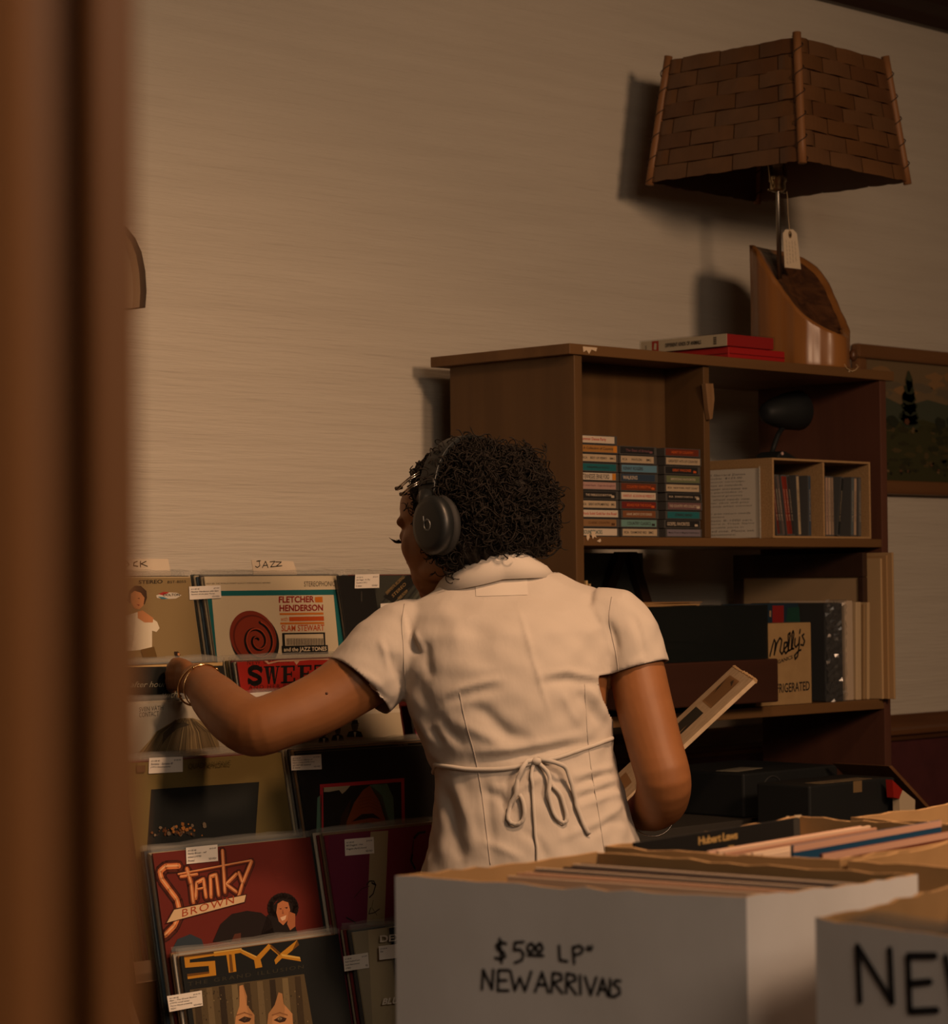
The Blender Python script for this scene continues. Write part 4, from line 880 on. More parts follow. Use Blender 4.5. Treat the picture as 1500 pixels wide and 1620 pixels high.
# thin pale framed edges by the left side
for k, (xa, cc) in enumerate(((926, (190, 160, 110)), (931, (176, 150, 112)))):
    xx = max(on(xa, 900, 'Y', YF + .01)[0], XL + .0225 + k * .007 + .001)
    o = MB().box((0, 0, 0), (.005, .25, .255 - .006 * k), flat(*cc)).build('pale_card', loc=(xx, YF + .008, ZL + .0006), bevel=.0008)
    tag(o, ['tall pale card edge pressed against the shelf left side', 'pale card edge just right of the outermost one'][k], 'card')
# right half of the compartment
YB2 = YF + .02
FRD = wood('dark_frame_wood', (.05, .026, .017), (.035, .018, .012), 'X', .6, .4)
PX = XR - .0615; fp = (PX, YF + .022, ZL + .0006)
o = thing('framed_picture', 'dark-framed picture with beige mat standing against the shelf right side', 'picture', fp)
fl, fh = .352, .309
b = MB(); b.box((.005, .012, .012), (.011, fl - .024, fh - .050), pm('beige_mat_board', (.36, .25, .14), .85)); b.build('mat', o)
for a, c in (((0, 0, fh - .052), (.016, fl, fh)), ((0, 0, 0), (.016, fl, .014)), ((0, fl - .026, .014), (.016, fl, fh - .052)), ((0, 0, .014), (.016, .013, fh - .052))):
    b = MB(); b.box(a, c, FRD); b.build('frame_rail', o, bevel=.002)
# tall pale portfolio boards at the right end
R = random.Random(31)
pxs = [(1382, 884, 3.185), (1388, 879, 3.19), (1377, 905, 3.195)]
for k in range(3):
    xx = XR - .0225 - .0068 * (k + 1)
    o = MB().box((0, 0, 0), (.0060, .32, .308 - .006 * k), pm('tan_portfolio_board_%d' % k, [(.42, .27, .13), (.36, .22, .10), (.46, .31, .16)][k], .75)).build('portfolio_board', loc=(xx, YF - .030 + .010 * k, ZL + .0006), bevel=.001)
    tag(o, ['outermost tall tan board against the right shelf side', 'second tall tan board from the right shelf side', 'third tall tan board from the right shelf side'][k], 'board')
x_c = PX - .001
def upright(name, lab, x, w, h, col, y, dep=.20, cat='folder', rough=.75, tilt=0, bump=0):
    o = MB().box((0, 0, 0), (w, dep, h), pm(name + '_card_%d' % int(1000 * x), col, rough, bump=bump, bscale=(30, 30, 60), bdist=.006)).build(name, loc=(x, y, ZL + .0006), bevel=.002, rot=(0, math.radians(tilt), 0)); return tag(o, lab, cat)
upright('card_folder', 'cream folder leaning on the tall tan boards', x_c - .014, .009, .204, (.46, .32, .17), YF + .004, tilt=1.5)
upright('card_folder', 'dark-edged buff folder left of the cream one', x_c - .024, .006, .200, (.30, .19, .09), YF + .006, tilt=1.5)
upright('card_folder', 'wide pale buff folder beside the plastic-wrapped albums', x_c - .047, .018, .205, (.47, .35, .21), YF + .008, tilt=1)
upright('card_folder', 'pale greyish pink folder right of the plastic wrap', x_c - .078, .028, .208, (.46, .36, .26), YF + .012, tilt=0)
xw = x_c - .150
o = thing('wrapped_album', 'dark album in crinkled clear plastic beside the small carton', 'album', (xw, YF + .006, ZL + .0006))
b = MB(); b.box((0, .003, 0), (.060, .20, .204), pm('dark_album_cover', (.03, .032, .034), .5)); b.build('album', o, bevel=.003)
b = MB(); vs = []; fs = []
n1, n2 = 10, 30
for j in range(n2 + 1):
    for i in range(n1 + 1): vs.append((-.003 + .068 * i / n1, .001 - R.uniform(0, .007) - .003 * (i % 2), .211 * j / n2 - 0))
for j in range(n2):
    for i in range(n1): fs.append((j * (n1 + 1) + i, j * (n1 + 1) + i + 1, (j + 1) * (n1 + 1) + i + 1, (j + 1) * (n1 + 1) + i))
b.add(vs, fs, pm('crinkled_polythene', (.10, .10, .10), .14, spec=.8, alpha=.30)); b.build('plastic_wrap', o)
xb_ = on(1217, 1000, 'Y', YF + .05)[0]; xe_ = xw - .004
o = thing('vinyl_record', 'dark blue album with red and orange shapes, behind the small carton', 'record', (xb_ - .12, YF + .06, ZL + .0006), (math.radians(-3), 0, 0)); Mo = mat4((xb_ - .12, YF + .06, ZL + .0006), (math.radians(-3), 0, 0))
b = MB(); b.box((0, 0, 0), (xe_ - xb_ + .115, .006, .205), flat(26, 44, 58)); b.build('jacket', o, bevel=.001)
b = MB(); f = Face(Mo, 0, b); f.poly([(1222, 958), (1240, 958), (1240, 986), (1222, 986)], flat(120, 30, 30)); f.poly([(1246, 962), (1264, 960), (1266, 984), (1244, 984)], flat(24, 60, 50)); f.poly([(1271, 974), (1276, 974), (1278, 970), (1280, 975), (1284, 976), (1281, 980), (1281, 988), (1272, 988)], flat(150, 80, 30)); f.up(); f.poly([(1217, 966), (1220, 966), (1220, 976), (1217, 976)], flat(130, 110, 84)); b.build('cover_print', o)
# small carton with script lettering
xk0 = tx1 + .004; ky = YF + .004
xk1 = on(1284, 1050, 'Y', ky)[0]; hk = on(1284, 985, 'Y', ky)[2] - ZL; KO = (xk0 - .0, ky, ZL + .0006)
xk0 = xk0
ct = thing('small_carton', 'small kraft carton with dark script lettering between turntable and albums', 'carton', KO)
KR = pm('kraft_carton_board', (.36, .235, .105), .85, col2=(.32, .205, .09), scale=(30, 30, 30), bump=.1)
xleft = on(1217, 1050, 'Y', ky)[0] - KO[0]
b = MB(); b.box((0.0 if xleft > 0 else 0, 0, 0), (xk1 - KO[0], .05, hk), KR); 
b.build('box', ct, bevel=.0015)
b = MB(); f = Face(mat4(KO), 0, b); DK = flat(30, 28, 28)
S1 = [[(1218, 1038), (1222, 1022), (1225, 1012), (1227, 1016), (1225, 1036), (1229, 1018), (1234, 1009), (1237, 1013), (1234, 1030), (1237, 1035), (1240, 1030)],
      [(1240, 1028), (1245, 1022), (1245, 1016), (1241, 1017), (1240, 1028), (1243, 1034), (1248, 1028)], [(1247, 1028), (1250, 1006), (1250, 1001), (1247, 1004), (1247, 1030), (1251, 1028)], [(1253, 1026), (1256, 1003), (1255, 998), (1253, 1002), (1252, 1027), (1256, 1026)],
      [(1258, 1010), (1257, 1020), (1259, 1024), (1264, 1018), (1265, 1008), (1264, 1024), (1262, 1038), (1258, 1043), (1257, 1037), (1263, 1030), (1267, 1028)], [(1266, 996), (1265, 1002)], [(1272, 1003), (1269, 1006), (1273, 1014), (1271, 1021), (1267, 1020)]]
for s_ in S1: f.stroke(s_, .0042, DK)
f.text('ORGANICS', (1221, 1054), (1254, 1042), 6, DK, bold=.02, shear=0)
f.text('REFRIGERATED', (1218, 1098), (1281, 1092), 15, DK, bold=.015); b.build('lettering', ct)
# things in the open bottom part
BLKC = pm('black_vinyl_case', (.013, .015, .016), .55, spec=.4)
bz = .750 + .0006
xs0 = on(1075, 1260, 'Y', 3.3)[0]
o = thing('speaker_box', 'plain black box in the dark bottom of the bookshelf', 'box', (4.0, 3.19, bz))
b = MB(); b.box((-.06, 0, 0), (.25, .26, .088), BLKC); b.build('cabinet', o, bevel=.004)
b = MB(); vs = [(.03 + .033 * math.cos(t), -.0015, .045 + .033 * math.sin(t)) for t in np.linspace(0, 2 * PI, 33)[:-1]]
b.tube(vs, .0012, pm('dull_black_ring', (.05, .05, .05), .35), 6, closed=True); b.build('ring', o, smooth=True)
tag(MB().box((0, 0, 0), (.11, .05, .0008), pm('grey_paper_scrap', (.22, .20, .15), .8)).build('paper_scrap', loc=(3.96, 3.22, bz + .0892), rot=(0, 0, math.radians(12))), 'grey scrap of paper on the black box in the bottom shelf', 'paper')
# low bench in front of the shelf with a black case on it
BEN = wood('bench_wood', (.06, .032, .02), (.04, .022, .015), 'X', .6, .5)
bn = thing('low_bench', 'dark low bench standing in front of the bookshelf', 'bench', (4.0, 2.95, 0))
b = MB(); b.box((-.50, -.14, .655), (.9, .20, .68), BEN); b.build('bench_top', bn, bevel=.003)
for x_ in (-.47, .83):
    for y_ in (-.12, .13): b = MB(); b.box((x_, y_, 0), (x_ + .04, y_ + .04, .655), BEN); b.build('leg', bn)
cyf = 2.99; cz = .6806; ca = on(1281, 1247, 'Y', cyf); cb_ = on(1416, 1226, 'Y', cyf)
o = thing('equipment_case', 'black hard case with worn paper label strip along its top', 'case', (ca[0], cyf, cz))
hc = (ca[2] + cb_[2]) / 2 - cz; wc = cb_[0] - ca[0]
b = MB(); b.box((0, 0, 0), (wc, .13, hc), BLKC); b.build('case_body', o, bevel=.004)
LBL = pm('worn_brown_label', (.20, .15, .085), .8, col2=(.12, .085, .05), scale=(60, 60, 60))
b = MB(); b.box((.05, .012, hc), (wc - .06, .05, hc + .0006), LBL); o1 = b.build('label_strip', o)
b = MB(); b.box((wc * .50, -.0006, hc - .022), (wc * .50 + .028, 0, hc + .0002), pm('brown_tape', (.20, .13, .06), .6)); b.build('tape', o)
q0, q1, q2, q3 = [on(*p, 'Y', 3.02) for p in [(1406, 1212), (1410, 1216), (1465, 1276), (1458, 1276)]]
so_ = np.array([q2[0], 3.02, .6806]); sl = thing('wooden_board', 'tilted brown board leaning on the black case', 'board', so_)
dx_ = q0[0] - q2[0]; dz_ = q0[2] - q2[2]; m_ = dz_ / dx_; xb2 = (so_[2] - q2[2]) / m_
b = MB(); b.prism([(dx_, q0[2] - so_[2]), (xb2, 0), (xb2 + .012, 0), (dx_ + .012, q0[2] - so_[2])], .0, .14, PF, 'Y'); b.build('board', sl)
o_ = on(1432, 1262, 'Y', 2.985)
pk = thing('paper_packet', 'small red and white packet propped beside the black case', 'packet', (o_[0], 2.96, .6806))
z_ = o_[2] - .6806
for c, (p1, p2) in ((flat(150, 34, 26), ((1416, 1236), (1428, 1268))), (flat(196, 178, 150), ((1427, 1248), (1453, 1284)))):
    b = MB(); a_ = on(*p1, 'Y', 2.95); e_ = on(*p2, 'Y', 2.95)
    pts = [(1416, 1234), (1432, 1250), (1427, 1264), (1418, 1262)] if c == flat(150, 34, 26) else [(1432, 1250), (1452, 1266), (1450, 1290), (1428, 1276), (1427, 1264)]
    qs = [rel(on(*p, 'Y', 2.95), (o_[0], 2.95, .6806)) for p in pts]
    if c != flat(150, 34, 26): qs = qs[:2] + [(qs[2][0], 0, 0), (qs[3][0] , 0, 0)] + qs[4:]
    b.prism([(p[0], p[2]) for p in qs][::-1], -.004, .012, c, 'Y'); b.build('packet_half', pk)
o = MB().box((0, 0, 0), (.018, .25, 1.27), pm('dark_leaning_board', (.05, .03, .02), .7)).build('leaning_board', loc=(XR + .001, 3.22, 0.0006)); tag(o, 'tall narrow dark board standing against the bookshelf right side', 'board')
# chrome wall sconce half hidden by the door casing
CHR = pm('polished_chrome', (.75, .68, .6), .22, 1)
wy = YW - .06; ws = [on(x, y, 'Y', wy) for x, y in [(221, 488), (223, 462), (221, 430), (215, 400), (205, 378), (190, 360), (172, 350)]]
WO = np.array([ws[-1][0], YW - .001, ws[0][2]]); wsn = thing('wall_sconce', 'chrome-rimmed arched wall sconce, half hidden behind the orange door casing', 'lamp', WO)
half = [(p[0] - WO[0], p[2] - WO[2]) for p in ws]; prof = half + [(-x, z) for x, z in half[::-1][1:]]
inner = [(x * .80, z * .93) for x, z in prof]
b = MB()
n = len(prof); vs = [(x, -.075, z) for x, z in prof] + [(x, -.005, z) for x, z in prof] + [(x, -.075, z) for x, z in inner] + [(x, -.005, z) for x, z in inner]
for i in range(n - 1):
    b.add([vs[i], vs[i + 1], vs[n + i + 1], vs[n + i]], [(0, 3, 2, 1)], CHR); b.add([vs[2 * n + i], vs[2 * n + i + 1], vs[3 * n + i + 1], vs[3 * n + i]], [(0, 1, 2, 3)], CHR)
    b.add([vs[i], vs[i + 1], vs[2 * n + i + 1], vs[2 * n + i]], [(0, 1, 2, 3)], CHR)
b.build('chrome_rim', wsn, smooth=False)
b = MB(); b.prism(inner, -.06, -.006, pm('frosted_sconce_glass', (.34, .25, .16), .4)); b.f = []; b.mi = []; b = MB(); b.prism(inner, -.055, -.01, pm('frosted_sconce_glass', (.34, .25, .16), .4), 'Y'); b.build('glass', wsn)
# ================================================================== display table with cartons of LPs
TZ = .62
TBW = wood('table_top_wood', (.13, .065, .032), (.09, .045, .022), 'X', .6, .5)
tb = thing('display_table', 'dark wooden table in the foreground carrying the cartons of LPs', 'table', (2.15, 1.25, 0))
b = MB(); b.box((-.62, -.72, TZ - .03), (.74, .68, TZ), TBW); b.build('table_top', tb, bevel=.003)
for x_ in (-.58, .65):
    for y_ in (-.68, .59):
        b = MB(); b.box((x_, y_, 0), (x_ + .05, y_ + .05, TZ - .03), TBW); b.build('leg', tb, bevel=.003)
WCARD = pm('white_coated_carton', (.84, .81, .80), .55, col2=(.74, .71, .69), scale=(7, 7, 5), bump=.12, bscale=(14, 14, 9), bdist=.01)
KCARD = pm('brown_carton_board', (.44, .265, .115), .85, col2=(.38, .225, .095), scale=(12, 12, 12), bump=.15, bscale=(60, 60, 14), bdist=.003)
KEDGE = pm('torn_carton_edge', (.52, .32, .15), .9, bump=.6, bscale=(160, 160, 160), bdist=.003)
def carton(label, q, outer, seed, zr=.95, sag=.003, group=None):
    R = random.Random(seed); q = [np.array(p[:2]) for p in q]; o = np.array([*(sum(q) / 4), TZ + .0006])
    e = thing('lp_carton', label, 'box', o)
    b = MB(); n = 16; c = sum(q) / 4; H = zr - TZ - .0006
    for k in range(4):
        A, B = q[k], q[(k + 1) % 4]; d = (B - A) / np.linalg.norm(B - A); nrm = np.array([d[1], -d[0]])
        if nrm @ (c - A) > 0: nrm = -nrm
        rows = []
        for i in range(n + 1):
            t = i / n; p = A + (B - A) * t; bow = math.sin(PI * t)
            zz = H + R.uniform(-.0012, .0012) - sag * bow * R.uniform(.4, 1)
            pin = p - nrm * .0045 + (d * .0045 if i == 0 else 0) - (d * .0045 if i == n else 0)
            col = []
            for j in range(5):
                s = j / 4; w = p + nrm * (.001 if outer is WCARD else 0) * bow * math.sin(PI * s)
                col.append((w[0] - o[0], w[1] - o[1], zz * s))
            rows.append((col, (pin[0] - o[0], pin[1] - o[1], zz), (pin[0] - o[0], pin[1] - o[1], .004)))
        for i in range(n):
            (c0, r0_, b0), (c1, r1_, b1) = rows[i], rows[i + 1]
            for j in range(4): b.add([c0[j], c1[j], c1[j + 1], c0[j + 1]], [(0, 1, 2, 3)], outer)
            b.add([c0[4], c1[4], r1_, r0_], [(0, 1, 2, 3)], KEDGE)
            b.add([r0_, r1_, b1, b0], [(0, 1, 2, 3)], KCARD)
    b.add([(p[0] - o[0], p[1] - o[1], .002) for p in q], [(0, 1, 2, 3)], KCARD)
    b.build('carton_walls', e, bevel=0)
    return e, o
z = .95
B1 = [on(*p, 'Z', z) for p in ((625, 1384), (1181, 1418), (1452, 1383), (945, 1347))]
c1, o1 = carton('white carton marked $5.00 NEW ARRIVALS, nearest the woman', B1, WCARD, 1)
p2 = on(1290, 1453, 'Z', z); p2r = on(1500, 1478, 'Z', z); d2 = (p2r - p2) / np.linalg.norm(p2r - p2); p2b = on(1500, 1399, 'Z', z); g2 = (p2b - p2) / np.linalg.norm(p2b - p2)
B2 = [p2, p2 + d2 * .35, p2 + d2 * .35 + g2 * .27, p2 + g2 * .27]
c2, o2 = carton('white carton with large hand-drawn capitals NEW, cut off by the right edge', B2, WCARD, 2)
f3, b3, r3 = on(956, 1338, 'Z', z), on(1263, 1291, 'Z', z), on(1329, 1360, 'Z', z)
B3 = [f3, r3, r3 + (b3 - f3), b3]
c3, o3 = carton('brown carton behind the white one, with a black LP standing in it', B3, KCARD, 3)
e3 = (r3 - f3) / np.linalg.norm(r3 - f3); h3 = (b3 - f3)
f4 = r3 + e3 * .008
B4 = [f4, f4 + e3 * .29, f4 + e3 * .29 + h3, f4 + h3]
c4, o4 = carton('brown carton right of the one with the standing black LP', B4, KCARD, 4)
f5 = on(1341, 1293, 'Z', z); 
f5 = b3 + h3 / np.linalg.norm(h3) * .012 + e3 * .06
B5 = [f5, f5 + e3 * .30, f5 + e3 * .30 + h3 * .93, f5 + h3 * .93]
c5, o5 = carton('brown carton at the back of the table, farthest right', B5, KCARD, 5)
# hand lettering on the two white cartons
INKP = pm('felt_pen_ink', (.022, .021, .024), .6)
def letters(e, o, fl, fr, strokes, w):
    d = fr - fl; ang = math.atan2(d[1], d[0]); M = Matrix.Translation([float(v) for v in (fl[0], fl[1], TZ)]) @ Matrix.Rotation(ang, 4, 'Z')
    b = MB(); f = Face(M, -.0013, b)
    for s_ in strokes: f.stroke(s_, w, INKP)
    Mi = Matrix.Translation([-float(v) for v in o]) @ M
    b.v = [tuple(Mi @ Vector(p)) for p in b.v]; b.build('lettering', e)
T1 = [[(801, 1493), (793, 1490), (786, 1495), (788, 1502), (797, 1506), (800, 1513), (793, 1518), (784, 1515)], [(791, 1485), (794, 1523)],
      [(829, 1490), (815, 1491), (814, 1503), (823, 1502), (829, 1509), (826, 1519), (815, 1523)], [(839, 1493), (835, 1497), (836, 1505), (842, 1506), (846, 1500), (843, 1493), (839, 1493)], [(853, 1493), (849, 1497), (850, 1505), (856, 1506), (859, 1500), (856, 1493), (853, 1493)], [(836, 1511), (860, 1512)],
      [(885, 1496), (886, 1519), (898, 1521)], [(907, 1498), (909, 1524)], [(907, 1499), (917, 1496), (923, 1501), (920, 1508), (909, 1511)], [(931, 1497), (930, 1503)], [(937, 1497), (935, 1503)],
      [(763, 1565), (765, 1534), (779, 1565), (781, 1534)], [(805, 1535), (789, 1535), (788, 1567), (805, 1567)], [(789, 1551), (802, 1551)], [(808, 1536), (815, 1567), (823, 1546), (831, 1568), (841, 1537)],
      [(847, 1569), (858, 1538), (868, 1570)], [(851, 1558), (865, 1558)], [(873, 1570), (875, 1539), (888, 1541), (889, 1550), (876, 1554), (890, 1571)], [(896, 1571), (897, 1540), (910, 1543), (911, 1551), (898, 1555), (912, 1573)],
      [(918, 1543), (919, 1573)], [(926, 1545), (935, 1574), (944, 1546)], [(946, 1574), (954, 1548), (962, 1575)], [(949, 1565), (960, 1566)], [(966, 1549), (965, 1576), (974, 1577)], [(982, 1552), (974, 1551), (971, 1557), (980, 1563), (981, 1572), (972, 1576)]]
letters(c1, o1, B1[0], B1[1], T1, .0027)
T2 = [[(1361, 1584), (1357, 1497), (1412, 1586), (1408, 1502)], [(1480, 1512), (1437, 1512), (1440, 1600), (1483, 1598)], [(1439, 1556), (1472, 1553)], [(1497, 1514), (1512, 1604), (1530, 1548), (1548, 1606), (1566, 1520)]]
letters(c2, o2, B2[0], B2[1], T2, .0056)
def unit(v): v = np.array([v[0], v[1], 0.]); return v / np.linalg.norm(v)
# LPs standing in the cartons
EDG = [(206, 176, 150), (188, 150, 126), (214, 190, 166), (170, 128, 104), (150, 44, 34), (196, 160, 140), (62, 50, 48), (206, 168, 140)]
def crate_lps(n, A0, A1, B0, B1, t0, t1, ztop, seed, where, grp, lean=0):   # each LP spans wall A to wall B of its carton
    R = random.Random(seed)
    for i in range(n):
        t = t0 + (t1 - t0) * i / max(n - 1, 1); A = A0 + (A1 - A0) * t; B = B0 + (B1 - B0) * t; d = unit(B - A); m = (A + B) / 2
        gap = max(0, np.linalg.norm((B - A)[:2]) - JW - .014) / 2
        p = m - d * JW / 2 + d * R.uniform(-.5, .5) * min(gap, .012); c = R.choice(EDG); dz = R.uniform(-.005, .004)
        r = Record(None, None, 'LP seen edge-on ' + where, pm('sleeve_edge_%02x%02x%02x' % c, srgb(*c), .75), xyz=(p[0], p[1], TZ + .0062), H=ztop - TZ - .0062 + dz, rz=math.atan2(d[1], d[0]), lean=0, sleeve=False, group=grp)
        r.done()
crate_lps(15, B1[0], B1[3], B1[1], B1[2], .46, .86, .9415, 3, 'in the white $5.00 carton', 'LPs packed in the white $5.00 carton')
a3 = unit(h3); n3 = np.array([-a3[1], a3[0], 0])             # n3 points to +Y (the left wall)
q3 = f3 + a3 * .04 + np.array([0, 0, 0])
crate_lps(9, B3[0], B3[1], B3[3], B3[2], .36, .62, .944, 5, 'in the brown carton by the standing black LP', 'LPs packed in the brown carton with the black LP')
r = Record(None, None, 'black LP with gold blackletter title standing tall in the brown carton', BLK, xyz=tuple((q3 - a3 * .022 - n3 * .034)[:2]) + (TZ + .0062,), H=.327, lean=math.radians(2), rz=math.atan2(a3[1], a3[0]), sleeve=False, wid=.328)
f = r.F; f.clip = None
f.text('Hubert Laws', (1105, 1337), (1167, 1327), 13, flat(170, 138, 84), bold=.035, shear=0, space=.9); f.text('Th', (1152, 1346), (1164, 1344), 8, flat(170, 138, 84), bold=.03)
f.poly([(1255, 1296), (1265, 1294), (1266, 1322), (1256, 1324)], flat(58, 56, 52))
f.poly([(1243, 1292), (1249, 1291), (1247, 1294)], flat(190, 170, 140)); f.poly([(1256, 1290), (1268, 1289), (1266, 1293), (1258, 1293)], flat(190, 170, 140)); r.done()
for nm, tt_, cc, top in (('LP with a blue cover and pale pink edge in the brown carton', .72, (30, 72, 104), .957), ('LP with a dark rust cover nearest the camera in the brown carton', .84, (104, 48, 30), .950)):
    A = B3[0] + (B3[1] - B3[0]) * tt_; B = B3[3] + (B3[2] - B3[3]) * tt_; d = unit(B - A); p = (A + B) / 2 - d * JW / 2
    r = Record(None, None, nm, flat(*cc), xyz=(p[0], p[1], TZ + .0062), H=top - TZ - .0062, lean=0, rz=math.atan2(d[1], d[0]), sleeve=False)
    f = r.F; f.polyuv([(0, r.H - .007), (JW, r.H - .007), (JW, r.H), (0, r.H)], flat(206, 160, 136)); r.done()
crate_lps(6, B4[0], B4[1], B4[3], B4[2], .30, .50, .940, 7, 'in the brown carton at the right edge', 'LPs packed in the right-edge brown carton')
r = Record(None, None, 'LP with a dark cover at the front of the right brown carton', flat(44, 36, 36), xyz=tuple((f4 + a3 * .035 + e3 * .185)[:2]) + (TZ + .0062,), H=.325, lean=0, rz=math.atan2(a3[1], a3[0]), sleeve=False); r.done()
crate_lps(5, B5[0], B5[1], B5[3], B5[2], .4, .55, .942, 8, 'in the brown carton at the back of the table', 'LPs packed in the back brown carton')
a2 = unit(B2[1] - B2[0]); x2_ = unit(B2[3] - B2[0])
for i in range(7):
    p = B2[0] + a2 * .022 + x2_ * (.022 + .0085 * i) ; R = random.Random(i)
    r = Record(None, None, 'LP in glossy clear plastic inside the carton marked NEW', flat(*EDG[(i * 3) % 8]), xyz=(p[0], p[1], TZ + .0062), H=.3135, lean=0, rz=math.atan2(a2[1], a2[0]), group='LPs in the carton marked NEW'); r.done()
# ================================================================== the woman
from mathutils.bvhtree import BVHTree
PO = np.array([*(at(845, 1000, 3.86)[:2]), 0.])
SKIN = pm('brown_skin', (.265, .109, .040), .5, col2=(.24, .097, .035), scale=(30, 30, 30), bump=.06, bscale=(500, 500, 500), bdist=.0006, spec=.35)
LIP = pm('lip_skin', (.26, .085, .055), .45)
CLOTH = pm('white_cotton_cloth', (.53, .475, .42), .8, bump=.5, bscale=(9, 9, 5), bdist=.012, spec=.15, sheen=.1)
CLOTHS = pm('white_cotton_band', (.55, .50, .445), .8, spec=.15)
HAIRM = pm('dark_curly_hair', (.010, .008, .0065), .75, col2=(.016, .011, .008), scale=(60, 60, 60), spec=.22)
woman = thing('person', 'woman in a white short-sleeved blouse seen from behind, flipping through records', 'person', PO)
def loft(rings, n=32, p=2.0):                   # ring = centre, half-axis A, half-axis B
    vs = []
    for c, A, B in rings:
        for j in range(n):
            w = 2 * PI * j / n; cw, sw = math.cos(w), math.sin(w)
            vs.append(np.array(c) + np.sign(cw) * abs(cw) ** (2 / p) * np.array(A) + np.sign(sw) * abs(sw) ** (2 / p) * np.array(B))
    fs = [(i * n + j, i * n + (j + 1) % n, (i + 1) * n + (j + 1) % n, (i + 1) * n + j) for i in range(len(rings) - 1) for j in range(n)]
    fs += [tuple(range(n))[::-1], tuple(range((len(rings) - 1) * n, len(rings) * n))]
    return vs, fs
def limb(b, pts, rad, n=20, round_ends=True, sub=4):       # smooth tapered limb through the points
    P_ = [np.array(p, float) for p in pts]; k = len(P_); out = []; rr = []
    for i in range(k - 1):
        p0, p1, p2, p3 = P_[max(i - 1, 0)], P_[i], P_[i + 1], P_[min(i + 2, k - 1)]
        for s in range(sub):
            t = s / sub
            out.append(.5 * (2 * p1 + (p2 - p0) * t + (2 * p0 - 5 * p1 + 4 * p2 - p3) * t * t + (3 * p1 - p0 - 3 * p2 + p3) * t ** 3)); rr.append(rad[i] + (rad[i + 1] - rad[i]) * (3 * t * t - 2 * t ** 3))
    out.append(P_[-1]); rr.append(rad[-1])
    if round_ends:
        d = out[-1] - out[-2]; d /= np.linalg.norm(d)
        for f_, g_ in ((.5, .87), (.87, .5)): out.append(P_[-1] + d * rr[k * 0 - 1] * 0 + d * rad[-1] * f_); rr.append(rad[-1] * g_)
        d = out[0] - out[1]; d /= np.linalg.norm(d)
        for f_, g_ in ((.5, .87), (.87, .5)): out.insert(0, P_[0] + d * rad[0] * f_); rr.insert(0, rad[0] * g_)
    b.tube(out, rr, SKIN, n)
def fuse(b, voxel, smooth, fac=.5):
    me = bpy.data.meshes.new('tmp'); me.from_pydata(b.v, [], b.f); o = bpy.data.objects.new('tmp', me); COL.objects.link(o)
    m = o.modifiers.new('r', 'REMESH'); m.mode = 'VOXEL'; m.voxel_size = voxel
    if smooth: m = o.modifiers.new('s', 'SMOOTH'); m.factor = fac; m.iterations = smooth
    dg = bpy.context.evaluated_depsgraph_get(); dg.update()
    r = bpy.data.meshes.new_from_object(o.evaluated_get(dg)); bpy.data.objects.remove(o); bpy.data.meshes.remove(me); return r
def coords(me):
    a = np.empty(len(me.vertices) * 3); me.vertices.foreach_get('co', a); return a.reshape(-1, 3)
def normals(me):
    a = np.empty(len(me.vertices) * 3); me.vertices.foreach_get('normal', a); return a.reshape(-1, 3)
def put(me, a): me.vertices.foreach_set('co', a.ravel()); me.update()
def child(name, me, mat, parent, smooth=True):
    a = coords(me) - PO; put(me, a); me.name = name; me.materials.clear(); me.materials.append(mat)
    if smooth: me.polygons.foreach_set('use_smooth', [True] * len(me.polygons))
    o = bpy.data.objects.new(name, me); COL.objects.link(o); o.parent = parent; return o
def wbuild(b, name, parent, smooth=True):       # a part collected in world coordinates
    b.v = [tuple(np.array(p) - PO) for p in b.v]; return b.build(name, parent, smooth=smooth)
UPV = np.array([0, 0, 1.])
YAW = math.radians(10); TA = math.cos(YAW) * r0 + math.sin(YAW) * f0; TB = -math.sin(YAW) * r0 + math.cos(YAW) * f0
TR = [(1400, 650, 1034, 3.83, .142, 3), (1370, 664, 1021, 3.83, .138, 3), (1320, 678, 1006, 3.83, .128, 4), (1260, 686, 987, 3.83, .115, 6), (1205, 687, 971, 3.83, .103, 8), (1150, 662, 973, 3.835, .108, 6),
      (1100, 642, 977, 3.845, .116, 4), (1050, 634, 983, 3.855, .116, 2), (1000, 636, 985, 3.865, .107, 2), (968, 646, 974, 3.875, .09, 2), (946, 655, 966, 3.885, .07, 2), (926, 690, 918, 3.89, .058, 2), (903, 722, 868, 3.90, .05, 2)]
def ring(y, xl, xr, d, hd, tilt, sh=0):
    c = at((xl + xr) / 2, y, d); hw = (xr - xl) / 2 * d / F - sh
    return c, (TA + UPV * math.tan(math.radians(tilt))) * hw, TB * (hd - sh)
# ---------------- body
HC = at(731, 828, 3.93); PHI = math.radians(44); BET = math.radians(4)
hf = -math.cos(PHI) * r0 + math.sin(PHI) * f0; hl = -math.sin(PHI) * r0 - math.cos(PHI) * f0
HF = math.cos(BET) * hf - math.sin(BET) * UPV; HU = math.sin(BET) * hf + math.cos(BET) * UPV; HL = hl
def hd(x, y, z): return HC + HL * x + HF * y + HU * z
HM = Matrix(((HL[0], HF[0], HU[0], HC[0]), (HL[1], HF[1], HU[1], HC[1]), (HL[2], HF[2], HU[2], HC[2]), (0, 0, 0, 1)))
b = MB()
v_, f_ = loft([ring(*t, sh=.012 if t[0] < 1200 else .020 if t[0] < 1250 else .036) for t in TR]); b.add(v_, f_, SKIN)
limb(b, [at(788, 925, 3.89), at(765, 885, 3.905), hd(0, -.03, -.03), hd(0, -.02, .02)], [.056, .053, .055, .05])
b.ball((0, -.004, .042), (.075, .095, .070), SKIN, 28, HM)       # cranium
